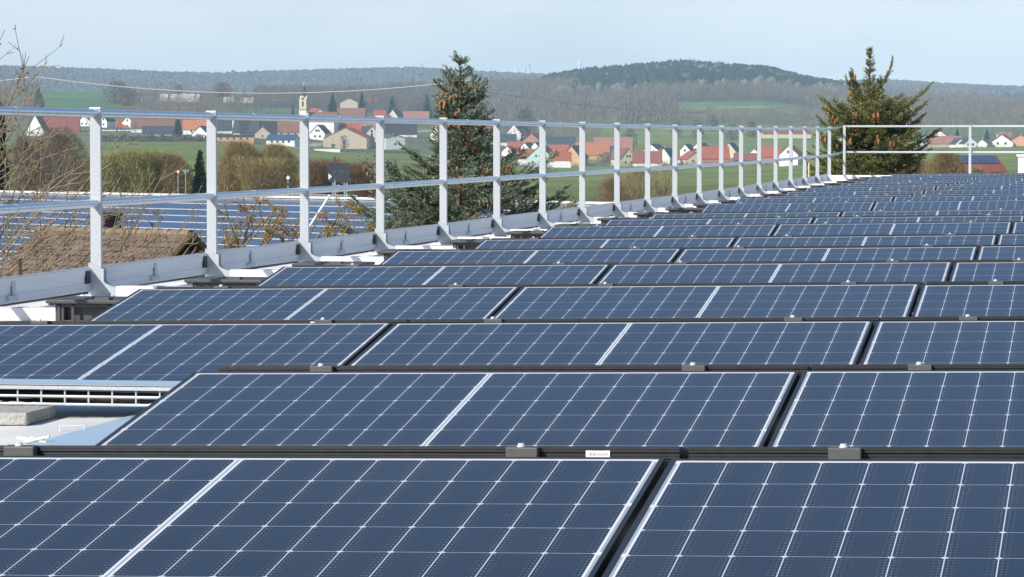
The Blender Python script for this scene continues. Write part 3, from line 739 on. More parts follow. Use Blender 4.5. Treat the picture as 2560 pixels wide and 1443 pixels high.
L0 = [(-60, 720, 27, 100, 390, 1.0), (-80, 640, 27, 110, 330, 1.0), (-40, 760, 26, 330, 330, 1.0), (-90, 480, 27, 120, 240, .9), (-120, 560, 27, 95, 150, 1.0), (-100, 330, 27, 12, 75, .8),
      (-30, 700, 26, 180, 470, .9), (40, 740, 26, 260, 520, .9), (60, 760, 26, 330, 560, .8), (120, 740, 26, 390, 500, .8), (90, 720, 26, 210, 560, .8), (-100, 420, 27, 70, 250, .8), (-60, 600, 26, 230, 430, .9),
      (0, 700, 26, 45, 300, .7), (20, 720, 26, 120, 560, .8), (-90, 540, 27, 200, 420, .9), (250, 730, 27, 420, 430, .8), (300, 720, 27, 350, 440, .7), (380, 710, 27, 480, 500, .8), (410, 700, 27, 560, 460, .6), (330, 720, 27, 300, 520, .6)]
_r5 = random.Random(77)
for _ in range(13): _x = _r5.uniform(-90, 190); L0.append((_x, _r5.uniform(640, 780), 26+_r5.uniform(-1, 1.5), _x+_r5.uniform(30, 230), _r5.uniform(430, 610), _r5.uniform(.5, .85)))
for _ in range(10): _x = _r5.uniform(-120, -20); L0.append((_x, _r5.uniform(380, 560), 26.5, _x+_r5.uniform(60, 200), _r5.uniform(180, 420), _r5.uniform(.5, .8)))
for _ in range(15): _x = _r5.uniform(0, 470); L0.append((_x, _r5.uniform(690, 740), 28+_r5.uniform(-1, 1.5), _x+_r5.uniform(-40, 90), _r5.uniform(545, 640), _r5.uniform(.4, .6)))
def trunk_to(base, starts, parent, r=.12):
    b = MB(); g = Vector((base.x, base.y, -7.6))
    for (x, y, d, *_r) in starts:
        e = at(x, y, d); m_ = g.lerp(e, .55); m_.z = g.z+(e.z-g.z)*.72
        b.tube([g-Vector(base), m_-Vector(base), e-Vector(base)], [r*.55, r*.35, .016], 6)
    b.tube([g-Vector(base), g-Vector(base)+Vector((0, 0, 1.8))], [r*1.5, r], 8)
    b.build('trunk', M_bark, parent)
t, _ = shoots_tree('bare_tree', 'bare tree with long brown shoots sweeping up at the left edge', bx, L0, bark=(.30, .24, .165), r=.0095, gen=2, ang=.62, crook=.035, lichen=((.26, .20, .07), (.22, .17, .08)), lich=.10, seed=4); trunk_to(bx, L0, t)
bx = at(700, 640, 30)
L1 = [(600, 640, 30, 640, 500, 1.0), (640, 640, 30, 700, 470, 1.0), (690, 640, 30, 760, 520, .9), (720, 640, 30, 690, 560, .8), (760, 630, 30, 850, 530, .9), (800, 620, 30, 880, 560, .8), (600, 640, 30, 590, 490, .7), (640, 630, 30, 745, 540, .9), (810, 610, 30, 830, 500, .9), (560, 650, 30, 610, 540, .7), (580, 640, 30, 690, 520, .8), (660, 630, 30, 655, 520, .8), (740, 625, 30, 800, 540, .8), (770, 625, 30, 750, 560, .7), (840, 615, 30, 890, 540, .7), (520, 660, 30, 600, 590, .7), (860, 620, 30, 940, 570, .6), (620, 620, 30, 560, 560, .6)]
t, _ = shoots_tree('lichen_tree', 'small crooked bare tree covered in yellow lichen behind the railing', bx, L1, bark=(.27, .19, .08), r=.015, gen=2, ang=.95, crook=.14, lichen=((.40, .27, .07), (.32, .22, .07), (.26, .18, .08)), lich=.85, seed=8, spur=2); trunk_to(bx, L1, t)
bx = at(1210, 560, 40)
L2 = [(1040, 600, 40, 1080, 520, .8), (1100, 600, 40, 1200, 530, .7), (960, 590, 40, 1010, 545, .7), (1180, 590, 40, 1260, 520, .6), (1400, 560, 40, 1420, 500, .6), (880, 600, 40, 900, 560, .6)]
t, _ = shoots_tree('bare_shrub', 'low brown twigs showing over the toe board below the blue spruce', bx, L2, cat='shrub', bark=(.24, .18, .10), r=.012, gen=2, ang=.8, crook=.08, seed=18); trunk_to(bx, L2, t, .06)

# ------------------------------------------------------------ tiled outbuilding and the hall roofed with solar panels
def tiled_house():
    d = 70; A = at(95, 578, d+1.5); B = at(478, 590, d-2.0); ax = B-A; ax.z = 0; L = ax.length; ax.normalize(); ang = math.atan2(ax.y, ax.x)
    t = thing('tiled_house', 'small outbuilding with a weathered brown tiled roof behind the bare branches', 'house', (A.x, A.y, (A.z+B.z)/2), (0, 0, ang))
    tile_m = mat('weathered brown roof tiles', (.20, .145, .115), .9, 0, var=.5, scale=3.2, col2=(.12, .088, .07), bump=.5, bscale=25)
    pit = radians(40); ln = 3.4; b = MB()
    def slope(sgn):
        u = Vector((0, -sgn*cos(pit), -sin(pit))); nrm = Vector((0, -sgn*sin(pit), cos(pit)))
        rows = int(ln/.165); cols = int(L/.18)
        for r in range(rows):
            for c in range(cols+1):
                x0 = c*.18+(.09 if r % 2 else 0)-.09+rnd.uniform(-.004, .004); o = u*(r*.165)+nrm*(rnd.uniform(0, .006)+.01)
                if x0+.172 > L+.05: continue
                lift = nrm*.028; P = lambda x, s, k: Vector((x, 0, 0))+o+u*s+lift*k
                top = [P(x0, 0, -.2), P(x0+.172, 0, -.2), P(x0+.172, .20, .75), P(x0+.145, .235, .95), P(x0+.086, .25, 1.05), P(x0+.027, .235, .95), P(x0, .20, .75)]
                bot = [q-nrm*.016 for q in top]
                b.add(top+bot, [tuple(range(7))[::-1] if sgn < 0 else tuple(range(7))]+[(i, (i+1) % 7, 7+(i+1) % 7, 7+i) for i in range(7)])
        b.add([Vector((0, 0, 0)), Vector((L, 0, 0)), Vector((L, 0, 0))+u*ln, u*ln], [(0, 1, 2, 3)])
    slope(1); slope(-1)
    rf = b.build('roof', tile_m, t)
    rb = MB()
    for i in range(int(L/.33)): rb.tube([(i*.33, 0, .02), (i*.33+.35, 0, .03)], [.085, .10], 8)
    rb.build('ridge_tiles', mat('ridge mortar tiles', (.30, .22, .15), .9, var=.4, scale=8), rf)
    h = -(t.location.z+7.5); e = ln*cos(pit)-.25; ez = -ln*sin(pit)
    wb = MB(); wb.prism([(-e, h), (e, h), (e, ez+.15), (0, -.25), (-e, ez+.15)], 'x', .12, L-.12); wb.build('wall', mat('old brown boards', (.13, .085, .055), .85, var=.4, scale=4), t)
    vb = MB()
    for s in (1, -1):
        vb.tube([(L+.02, 0, .03), (L+.02, -s*ln*cos(pit), -ln*sin(pit)+.03)], .07, 6)
    vb.build('verge', mat('dark mossy verge', (.075, .055, .03), .95, var=.6, scale=6, col2=(.17, .125, .05)), t)
    xc = (at(247, 560, d)-Vector((A.x, A.y, 0))).dot(ax)
    cb = MB(); cb.box(xc-.19, -.05, -.45, xc+.19, .40, .36); cb.box(xc-.22, -.08, .36, xc+.22, .43, .42)
    cb.build('chimney', mat('sooty brick chimney', (.15, .075, .055), .9, var=.45, scale=9, col2=(.05, .04, .04)), rf)
tiled_house()
def pv_hall():
    A = at(-260, 478, 126); Bp = at(1530, 505, 99); Bp.z = A.z; ax = Bp-A; L = ax.length; ax.normalize(); ang = math.atan2(ax.y, ax.x)
    t = thing('solar_hall', 'low hall whose wide roof is covered with blue solar panels, left of the railing', 'building', A, (0, 0, ang))
    pit = radians(8.6); pv = mat('blue solar modules', (.045, .080, .165), .25, 0, var=.25, scale=.6, spec=.35)
    wh = mat('white roof strips', (.68, .68, .66), .6, var=.15, scale=4)
    rows, rp, rl = 17, 1.10, .91
    u = Vector((0, -cos(pit), -sin(pit))); nr = Vector((0, -sin(pit), cos(pit)))
    D = rows*rp+.6
    b = MB(); b.prism([(0, -.1), (0, .0), (-D*cos(pit), -D*sin(pit)), (-D*cos(pit), -D*sin(pit)-.1)], 'x', -.3, L+.3); rf = b.build('roof', wh, t)
    b = MB(); b.prism([(.2, -.1), (-D*cos(pit)+.3, -D*sin(pit)-.1), (-D*cos(pit)+.3, -5.9), (.2, -5.9), (14, -5.9), (14, -1.8)], 'x', 0, L); b.build('wall', M_render, t)
    sl_m = mat('module seam', (.20, .28, .40), .4)
    for r in range(rows):
        b = MB(); x = .1
        while x+1.68 < L:
            o = u*(.15+r*rp)+nr*.003; P = lambda xx, s, k: Vector((xx, 0, 0))+o+u*s+nr*k
            vs = [P(x, 0, 0), P(x+1.672, 0, 0), P(x+1.672, rl, 0), P(x, rl, 0)]; vs += [v_+nr*.005 for v_ in vs]
            b.add(vs, [(4, 7, 6, 5), (0, 1, 5, 4), (1, 2, 6, 5), (2, 3, 7, 6), (3, 0, 4, 7)]); x += 1.69
        b.build('module_row', pv, rf)
    # ridge flashing
    b = MB(); b.box(-.3, -.06, .03, L+.3, .16, .10); b.build('ridge_cap', wh, rf)
pv_hall()
# leaning white pole
p0, p1 = at(768, 575, 60), at(824, 489, 60); b = MB(); b.tube([(0, 0, 0), tuple(p1-p0)], .021, 8); b.tube([tuple(p1-p0), tuple((p1-p0)*1.01)], .03, 8)
b.tube([(0, 0, 0), (-.35, 0, -1.0), (-.5, 0, -5.2)], .03, 8); o = b.build('leaning_pole', M_arm); o.location = p0; tag(o, 'slim white leaning pole in front of the hall roof', 'pole')

# ------------------------------------------------------------ village houses
WALLC = {'white': (.84, .83, .79), 'cream': (.66, .58, .40), 'tan': (.50, .42, .31), 'orange': (.62, .36, .20), 'mint': (.50, .64, .58), 'grey': (.40, .40, .41), 'wood': (.16, .10, .07), 'brick': (.45, .20, .14), 'dark': (.08, .085, .09)}
ROOFC = {'red': (.40, .10, .05), 'orange': (.50, .18, .08), 'brown': (.25, .12, .08), 'maroon': (.28, .085, .06), 'dark': (.045, .040, .044), 'grey': (.13, .135, .15), 'slate': (.062, .072, .09), 'rust': (.36, .17, .12), 'solar': (.06, .09, .17)}
def wm(c): return mat(c+' plaster', WALLC[c], .85, 0, var=.14, scale=.5, spec=.2)
def rm(c): return mat(c+' roof tiles', ROOFC[c], .75 if c != 'solar' else .3, 0, var=.3, scale=.7, stretch=(1, 3, 1), spec=.25)
M_win = mat('dark window pane', (.03, .04, .05), .25)
M_wframe = mat('white window frame', (.75, .75, .73), .6)
M_door = mat('dark green door', (.05, .10, .07), .6)
def house(x0, x1, yt, yb, kind, wc, rc, label, rot=None, eave=None, length=None, win=(0, 0), d=None, name='house', cat='house', chim=None, door=False, grp=None, ov=.35):
    """x0..x1, yt ridge, yb foot in photo pixels give the real size at distance d"""
    xm = (x0+x1)/2; dd = d or d_at(xm, yb); s = dd/F
    W = (x1-x0)*s; Hh = (yb-yt)*s; p = at(xm, yb, dd); g = gpt(xm, dd).z
    rot = rot*(-1 if kind == 'g' else 1)
    t = thing(name, label, cat, p, (0, 0, YAW+radians(rot)), grp)
    lo = min(0, g-p.z)-.6
    he = Hh*(eave if eave is not None else (.5 if kind == 'g' else .42))
    if kind == 'g':      # gable towards the camera: ridge along local y
        W = W/ max(.75, cos(radians(rot))); Ln = length or max(8, W*1.25)
        wb = MB(); wb.prism([(-W/2, lo), (W/2, lo), (W/2, he), (0, Hh-.12), (-W/2, he)], 'y', 0, Ln); wb.build('wall', wm(wc), t)
        rb = MB(); sl = (Hh-he)/(W/2)
        for sg in (-1, 1):
            e = (sg*(W/2+ov), he-ov*sl); rb.prism([(0, Hh), e, (e[0], e[1]+.22), (0, Hh+.24)], 'y', -ov, Ln+ov)
        rf = rb.build('roof', rm(rc), t); nrm_y = 0; half = W/2
    else:                # eave towards the camera: ridge along local x
        Dp = length or max(8, Hh*1.1)
        wb = MB(); wb.prism([(0, lo), (Dp, lo), (Dp, he), (Dp/2, Hh-.12), (0, he)], 'x', -W/2, W/2); wb.build('wall', wm(wc), t)
        rb = MB(); sl = (Hh-he)/(Dp/2)
        rb.prism([(-ov, he-ov*sl), (Dp/2, Hh), (Dp/2, Hh+.24), (-ov, he-ov*sl+.22)], 'x', -W/2-ov, W/2+ov)
        rb.prism([(Dp+ov, he-ov*sl), (Dp/2, Hh), (Dp/2, Hh+.24), (Dp+ov, he-ov*sl+.22)], 'x', -W/2-ov, W/2+ov)
        rf = rb.build('roof', rm(rc), t); half = W/2
    nc, nr = win
    ww = min(1.25, W/(nc*2+1)) if nc else 0
    for r in range(nr):
        for c in range(nc):
            xx = -half+W*(c+1)/(nc+1)*1.0; zz = he*.42+r*2.7 if nr > 1 else he*.55
            if kind == 'g' and r == nr-1 and nr > 1: zz = he+ (Hh-he)*.15; xx *= .5
            b = MB(); b.box(xx-ww/2-.12, -.05, zz-.12, xx+ww/2+.12, .02, zz+1.45); fr = b.build('window', M_wframe, t)
            b = MB(); b.box(xx-ww/2, -.08, zz, xx+ww/2, -.03, zz+1.32); b.build('pane', M_win, fr)
    if door:
        b = MB(); b.box(-half*.55-1.2, -.06, lo, -half*.55+1.2, .03, min(he*.8, 3.2)); b.build('door', M_door, t)
    if chim is None: chim = rnd.random() < .6
    if chim:
        b = MB(); b.box(-.35, Hh*.0+2.2, Hh-.9, .3, 2.9, Hh+.95) if kind == 'g' else b.box(W*.2, Dp/2-.3, Hh-.5, W*.2+.6, Dp/2+.35, Hh+1.0)
        b.build('chimney', wm('brick'), rf)
    return t
HS = [
 # left part of the village, from left to right
 (64,110,287,344,'g','white','brown','white house with a steep gable half hidden by bare branches at far left',8,.28,None,(2,1)),
 (108,197,288,335,'e','tan','maroon','long house with a wide dark red roof right of the steep white gable',4,.15),
 (193,228,287,318,'g','white','maroon','white house with dark red roof, its gable cut by the first railing post',22,.35,None,(2,1)),
 (250,268,290,322,'g','white','dark','narrow white gabled house just right of the first railing post',30,.6,9,(1,2)),
 (288,322,299,326,'e','white','red','small house with a bright red roof between two white gables',-6,.3),
 (304,333,290,326,'g','white','dark','white gabled house with one upper window behind the small red roof',24,.55,None,(1,2)),
 (328,434,293,334,'e','white','brown','long farmhouse with a wide red-brown roof in the left of the village',3,.32),
 (252,358,320,331,'e','white','grey','long low white outbuilding in front of the red-brown roof',2,.7),
 (356,432,316,343,'e','grey','slate','grey shed with a slate roof left of the dark thuja tree',5,.35),
 (456,524,294,340,'e','white','orange','house with a large orange tiled roof right of the dark thuja tree',-3,.36,None,(2,1)),
 (479,520,316,350,'g','white','dark','white gabled house left of the second railing post',20,.42,None,(1,1)),
 (538,580,299,336,'e','white','slate','house with dark slate roof right of the second railing post',6,.3),
 (566,594,293,330,'g','white','dark','white gable peeping out above the slate roofs',26,.55),
 (582,646,302,345,'e','cream','slate','cream walled house with a broad dark slate roof',-4,.33),
 (536,634,338,359,'e','orange','dark','row of orange garages with pale doors and a flat dark roof',2,.8,8,(5,1)),
 (600,692,301,347,'e','tan','dark','large farmhouse with a dark grey roof and tan cross gable',4,.3),
 (632,680,317,349,'g','tan','brown','tan cross gable building in front of the dark grey farmhouse roof',6,.35,7,(1,1)),
 (686,756,307,343,'e','cream','brown','cream house with a dark brown roof left of the third railing post',-3,.34,None,(3,1)),
 (664,738,337,366,'e','white','solar','open shed with a blue solar roof on white columns',-14,.55,9,(4,1)),
 (778,818,271,300,'g','white','red','white gabled house with a red roof right of the church tower',-24,.3),
 (775,812,313,352,'g','white','dark','white gabled house with four small windows right of the third post',16,.5,None,(2,2)),
 (798,848,300,325,'g','white','brown','broad white gable behind the large barn',10,.35),
 (806,903,311,352,'e','tan','red','long red roof rising behind the tan barn gable',2,.2),
 (808,917,320,374,'g','tan','red','large tan barn with low red gable roof and green doors',8,.52,26,(0,0)),
 (860,942,302,328,'e','tan','rust','house with a rust brown roof just under the top rail',0,.25),
 (898,928,317,350,'e','grey','dark','small house with a dark roof right of the tan barn',6,.35),
 (912,946,315,356,'g','white','slate','white gabled house beside the dark cypress',-20,.55,None,(1,2)),
 (964,1042,304,345,'e','white','dark','long house with a dark roof and small skylights left of the blue spruce',3,.25),
 (964,1012,337,377,'g','white','grey','white boxy house with low roof and two windows left of the blue spruce',-28,.82,11,(1,2)),
 (836,912,271,298,'e','white','brown','house with a long red-brown roof just above the top rail',-2,.25),
 (934,964,276,300,'e','tan','red','small red roofed house above the top rail left of the cream gable',4,.3),
 (969,994,274,302,'g','cream','slate','cream gabled house with a dark roof above the top rail',24,.4),
 (1008,1072,279,302,'e','tan','rust','row house with a rust red roof above the top rail left of the blue spruce',0,.25),
 (850,895,246,274,'g','tan','brown','tan farm barn between two dark conifers on the slope',14,.62,22),
 (916,962,244,272,'e','dark','red','open barn with a bright red roof on the slope',-4,.5),
 (994,1057,250,277,'e','wood','maroon','long wooden barn with a maroon roof on the slope',-6,.4),
 (1015,1045,246,262,'g','tan','rust','tan gable rising behind the maroon barn roof',10,.5),
 (672,733,230,254,'g','tan','rust','lone tan barn with a red roof on the slope left of the church spire',22,.4,22),
 # right part of the village
 (1260,1308,312,352,'g','white','dark','tall steep white gable right of the blue spruce',24,.3,None,(1,1)),
 (1250,1292,336,368,'e','white','slate','white house with slate roof below the tall steep gable',6,.42),
 (1304,1352,334,372,'g','brick','maroon','maroon roofed house with a broad dark gable',18,.45),
 (1268,1304,355,384,'e','white','red','small house with bright red roof left of the twin white gables',-5,.35),
 (1296,1326,357,386,'g','white','dark','left one of two twin white gables',26,.4),
 (1322,1352,356,386,'g','white','dark','right one of two twin white gables',26,.4),
 (1254,1281,366,392,'g','white','red','small white gable beside the blue spruce',20,.5),
 (1298,1340,374,412,'e','white','red','red roofed house with white wall left of the mint green house',4,.45),
 (1314,1384,364,416,'g','mint','slate','large mint green house with a steep gable behind the railing posts',12,.35,None,(3,2)),
 (1368,1440,343,374,'e','white','slate','long house with a slate grey roof above the red roofs',5,.3),
 (1368,1420,363,398,'e','white','red','red roofed house right of the mint green gable',-6,.35),
 (1378,1428,380,418,'e','white','red','red roofed house with a white dormer and white base',4,.4,None,(2,1)),
 (1406,1450,365,416,'g','orange','dark','peach coloured house with a steep gable and dark roof',22,.45,None,(1,2)),
 (1428,1456,364,392,'g','white','red','white gable peeping out right of the peach house',20,.5),
 (1484,1580,344,390,'e','brick','rust','large old barn with a broad faded rust roof',-4,.25),
 (1462,1524,362,400,'e','orange','orange','house with a bright orange roof below the faded barn',5,.35),
 (1500,1538,366,396,'e','grey','solar','house with blue solar panels on its roof beside the orange roof',8,.3),
 (1550,1592,371,417,'g','cream','maroon','cream gabled house with dark shutters',-20,.42,14,(2,2)),
 (1582,1654,379,418,'e','white','maroon','long house with a maroon roof joined to the cream gable',-3,.3),
 (1604,1650,361,392,'g','white','dark','white gable with dark roof behind the maroon roof',22,.4),
 (1652,1680,372,394,'e','brick','red','small red roof right of the white and black gable',3,.3),
 (1644,1674,371,414,'g','white','dark','white gable with a black barge board between two posts',28,.5),
 (1694,1730,361,404,'g','white','dark','tall white gabled house, left of a pair',20,.5,None,(1,2)),
 (1720,1766,358,402,'g','white','dark','wide white gabled house, right of a pair',22,.5,None,(2,2)),
 (1714,1768,379,412,'g','cream','red','cream gabled house with a red roof in front of the white pair',-14,.4,None,(2,1)),
 (1755,1824,367,412,'e','brick','red','house with a large bright red roof near the right end of the village',3,.35),
 (1806,1838,358,396,'g','cream','dark','cream gabled house behind the bright red roof',22,.5,None,(1,1)),
 (1836,1902,384,410,'e','wood','maroon','low farm building with maroon roofs near the village end',-2,.4),
 (1908,2028,325,349,'e','cream','maroon','long cream barn with a maroon roof alone on the meadow',1,.6,14),
 (1896,1952,367,408,'e','brick','red','brick house with red roof behind the last railing posts',-4,.4),
 (1948,1994,365,413,'g','white','red','white gabled house behind the last railing posts',18,.55,None,(1,2)),
 (2064,2094,334,366,'g','white','slate','white gable behind the left branches of the green spruce',20,.5),
 (2094,2120,338,366,'g','white','red','second white gable behind the green spruce',20,.5),
 (2292,2328,339,368,'g','white','dark','white gabled house right of the green spruce',-16,.5,None,(1,1)),
 (2328,2370,327,352,'g','white','red','broad white gable above dull red roofs at right',10,.35),
 (2322,2402,341,368,'e','tan','rust','wide house with dull red roof right of the green spruce',-3,.35),
 (2386,2414,346,371,'g','white','slate','white gable left of the far railing post at right',-12,.45,None,(1,1)),
 (2409,2444,344,371,'g','white','slate','white gable split by the far railing post at right',-10,.45,None,(2,1)),
 (2442,2467,349,371,'g','white','grey','narrow white house right of the far railing post',28,.55),
 (2476,2532,337,366,'g','white','brown','wide white twin gabled house near the right edge',14,.3,None,(2,1)),
 (2526,2576,337,366,'g','orange','red','peach house with red roof at the right edge',16,.45),
 (600,640,292,312,'e','white','maroon','low house with a maroon roof peeking over the dark farmhouse roofs',2,.3),
 (640,690,294,314,'e','tan','red','second red roof peeking over the dark farmhouse roofs',-2,.3),
 (700,742,296,316,'e','white','rust','rust roofed house behind the cream house left of the third post',3,.3),
 (150,196,279,300,'e','white','brown','brown roof cut by the top rail left of the first railing post',2,.3),
 (372,432,284,302,'e','white','rust','rust red roof hidden partly behind the top rail above the farmhouse',2,.3),
 (1076,1100,318,352,'g','white','red','white gable seen through the blue spruce branches',18,.5),
 (1196,1236,326,360,'e','white','red','red roof seen through the right side of the blue spruce',3,.4),
 (1440,1482,357,378,'e','tan','orange','orange roof between the peach house and the faded barn',4,.3),
 (1534,1562,374,400,'e','white','red','small red roof left of the cream gable with shutters',5,.35),
 (1676,1700,380,410,'e','tan','brown','brown roofed shed left of the white pair of gables',3,.4),
 (1870,1900,372,398,'g','white','red','small white gable near the last railing posts',16,.45),
 (2262,2292,346,368,'e','white','red','red roofed house at the right side of the green spruce',2,.35),
 (2496,2530,330,346,'e','white','rust','rust roof behind the wide twin gabled house',2,.3),
]
for h in HS:
    x0, x1, yt, yb, kd, wc, rc, lab, rot, ev = h[:10]; ln = h[10] if len(h) > 10 else None; wn_ = h[11] if len(h) > 11 else (0, 0)
    nm = 'barn' if 'barn' in lab else ('garage_row' if 'garages' in lab else ('shed' if 'shed' in lab or 'outbuilding' in lab else 'house'))
    house(x0, x1, yt, yb, kd, wc, rc, lab, rot, ev, ln, wn_, name=nm, cat={'barn': 'barn', 'shed': 'shed', 'garage_row': 'garage'}.get(nm, 'house'), chim=None if nm == 'house' else False, door='green doors' in lab)
house(2404, 2512, 394, 446, 'e', 'wood', 'maroon', 'low farm shed with maroon eaves and solar panels on its roof at right', 2, .30, 18, (0, 0), d=520, name='shed', cat='shed', chim=False)
t_ = bpy.data.objects[[o.name for o in bpy.data.objects if o.get('label', '').startswith('low farm shed')][0]]
b = MB(); s_ = 520/F; W_s = 108*s_; H_s = 52*s_; he_ = H_s*.30
for i in range(9): b.prism([(4.0, he_+(H_s-he_)*(4.0/9)+.34), (8.6, he_+(H_s-he_)*(8.6/9)+.34), (8.6, he_+(H_s-he_)*(8.6/9)+.40), (4.0, he_+(H_s-he_)*(4.0/9)+.40)], 'x', -W_s/2+.1+i*W_s/9.2, -W_s/2+.1+(i+.94)*W_s/9.2)
b.build('roof_modules', rm('solar'), t_)
house(2238, 2274, 403, 446, 'e', 'wood', 'maroon', 'small shed with a red roof seen through the spruce at right', 0, .4, 10, (0, 0), d=520, name='shed', cat='shed', chim=False)
# church
def church():
    px, yb = 757, 330; d = 2100.; s = d/F; p = at(px, yb, d)
    t = thing('church', 'village church with a cream tower and slim grey spire', 'church', p, (0, 0, YAW-radians(16)))
    w = 4.6; zt = (yb-249)*s; zc = (yb-276)*s
    b = MB(); b.box(-w/2, 0, -4, w/2, w, zc); b.build('tower', wm('white'), t)
    b = MB(); b.box(-w/2-.25, -.25, zc, w/2+.25, w+.25, zc+1.1); b.build('cornice', mat('ochre cornice', (.42, .33, .20), .8), t)
    b = MB(); zb = zc+1.1
    b.box(-w/2+.02, .02, zb, w/2-.02, w-.02, zt)
    b.prism([(-w/2+.02, zt), (w/2-.02, zt), (0, (yb-239.5)*s)], 'y', .02, w-.02); b.prism([(.02, zt), (w-.02, zt), (w/2, (yb-239.5)*s)], 'x', -w/2+.02, w/2-.02)
    b.build('belfry', wm('cream'), t)
    b = MB(); b.box(-.55, -.06, zb+1.2, .55, .1, zb+4.0); b.tube([(0, -.06, zb+4.0), (0, .1, zb+4.0)], .55, 12); b.tube([(0, -.05, zb+6.0), (0, .1, zb+6.0)], .75, 14); b.build('belfry_window', M_win, t)
    b = MB(); r = w*.40; z0 = (yb-246)*s; zs = (yb-213)*s
    b.tube([(0, w/2, z0-1.0), (0, w/2, z0+2.2), (0, w/2, z0+5), (0, w/2, zs)], [r*1.18, r*.70, r*.48, .07], 8); sp_ = b.build('spire', mat('grey slate spire', (.05, .055, .065), .6, var=.2, scale=2), t)
    b = MB(); b.tube([(0, w/2, zs-.3), (0, w/2, zs+1.9)], .10, 6); b.tube([(-.7, w/2, zs+1.2), (.7, w/2, zs+1.2)], .09, 6); b.tube([(0, w/2, zs+.0), (0, w/2, zs+.35)], .32, 8); b.build('cross', M_bolt, sp_)
    nb = MB(); nb.prism([(-.5, -4), (12, -4), (12, zc-6), (6, zc-1.5), (-.5, zc-6)], 'x', w/2, w/2+18); nb.build('nave', wm('white'), t)
    nb = MB(); nb.prism([(-1.1, zc-6.5), (6, zc-1.4), (13, zc-6.5), (6, zc-1.1)], 'x', w/2+.05, w/2+18.5); nb.build('nave_roof', rm('brown'), t)
church()
def truck():
    d = d_at(905, 372)-6; s = d/F; p = at(905, 372, d)
    t = thing('truck', 'yellow lorry parked in front of the tan barn', 'truck', p, (0, 0, YAW+.1))
    b = MB(); b.box(-3.2, 0, .9, 1.2, 2.4, 3.1); b.build('cargo_box', mat('yellow paint', (.80, .52, .03), .4), t)
    b = MB(); b.prism([(1.3, .7), (3.1, .7), (3.1, 1.8), (2.7, 2.7), (1.3, 2.7)], 'y', .05, 2.35); c = b.build('cab', mat('yellow paint', (.80, .52, .03), .4), t)
    b = MB(); b.box(1.9, .02, 1.75, 2.75, .04, 2.5); b.build('window', M_win, c)
    b = MB(); b.box(-3.2, .1, .65, 3.0, 2.3, .9); b.build('chassis', M_clamp, t)
    for x in (-2.2, 2.2):
        b = MB(); b.tube([(x, -.02, .5), (x, .35, .5)], .5, 12); b.build('wheel', M_plastic_in, t)
truck()
# pale quarry banks and greenhouse-like sheds on the slope, garden walls and hedges
for x0, x1, y0, y1, lab in ((398,500,231,239,'long pale stone bank on the brown slope'), (558,586,239,246,'short pale stone bank beside the reddish bare tree'), (598,634,240,248,'white low shed on the slope left of the tan barn'), (338,356,240,252,'pale sand heap beside the dark thicket on the slope')):
    d = 3050; s = d/F; p = at((x0+x1)/2, y1, d); W = (x1-x0)*s; Hh = (y1-y0)*s; b = MB(); n = 14
    vs = []
    for i in range(n+1):
        x = -W/2+W*i/n; h = Hh*(.55+.45*rnd.random())*(.5 if i in (0, n) else 1); vs += [(x, 0, -6), (x, 1.5+rnd.random()*4, h*.62), (x, 12, h*.8), (x, 16, -6)]
    b.add(vs, [(i*4+k, i*4+4+k, i*4+5+k, i*4+1+k) for i in range(n) for k in range(3)]); o = b.build('stone_bank', mat('pale limestone', (.50, .46, .39), .9, var=.35, scale=.3)); o.location = p; o.rotation_euler = (0, 0, YAW); tag(o, lab, 'bank')
def wall_strip(x0, x1, y0, y1, m, lab, nm, cat, d=None):
    d = d or d_at((x0+x1)/2, y1)-8; s = d/F; A = at(x0, y1, d); W = (x1-x0)*s; b = MB(); b.box(0, 0, -2, W, .4, (y1-y0)*s); b.box(-.05, -.05, (y1-y0)*s, W+.05, .45, (y1-y0)*s+.12); o = b.build(nm, m); o.location = A; o.rotation_euler = (0, 0, YAW); tag(o, lab, cat)
wall_strip(785, 850, 373, 378, wm('white'), 'low pale garden wall left of the tan barn yard', 'garden_wall', 'wall')
wall_strip(2475, 2530, 362, 370, wm('white'), 'white garden wall in front of the twin gabled house at right', 'garden_wall', 'wall')
wall_strip(1385, 1425, 404, 418, wm('white'), 'white garage wall below the red roof with dormer', 'garden_wall', 'wall')
def hedge(x0, x1, y0, y1, lab, cols, d=None, kind=None, name='hedge', n=1500):
    d = d or d_at((x0+x1)/2, y1)-12; s = d/F; p = at((x0+x1)/2, y1, d); W = (x1-x0)*s; H = (y1-y0)*s
    B = np.stack([RG.uniform(-W/2, W/2, n), RG.uniform(0, max(2, H*.8), n), RG.uniform(-1, H*.8, n)], 1); B[:, 2] *= .7+.4*vnoise(B[:, 0], B[:, 1]*0, 2.5, int(x0)); D = RG.normal(size=(n, 3))*np.array([.5, .5, .3])+np.array([0, 0, .7]); D *= H*.22
    V, Fc = slivers(B, D, np.full(n, H*.045)); cs = np.array(cols)[RG.randint(len(cols), size=n)]*RG.uniform(.6, 1.3, (n, 1)); o = np_mesh(name, V, Fc, M_colr, None, np.repeat(cs, 3, 0)); o.location = p; o.rotation_euler = (0, 0, YAW); tag(o, lab, 'hedge', None, kind)
DK = ((.05, .06, .04), (.07, .06, .05), (.09, .07, .05)); BRN = ((.16, .12, .09), (.13, .09, .075), (.19, .15, .11)); PUR = ((.15, .11, .10), (.12, .09, .085), (.19, .15, .13))
hedge(846, 960, 371, 380, 'dark clipped hedge in front of the tan barn', DK)
hedge(960, 1050, 372, 383, 'dark hedge in front of the boxy white house', DK)
hedge(240, 520, 333, 357, 'brown leafless hedgerow below the left village houses', PUR, n=4200)
hedge(2440, 2480, 362, 371, 'dark hedge left of the white garden wall at right', DK, n=600)
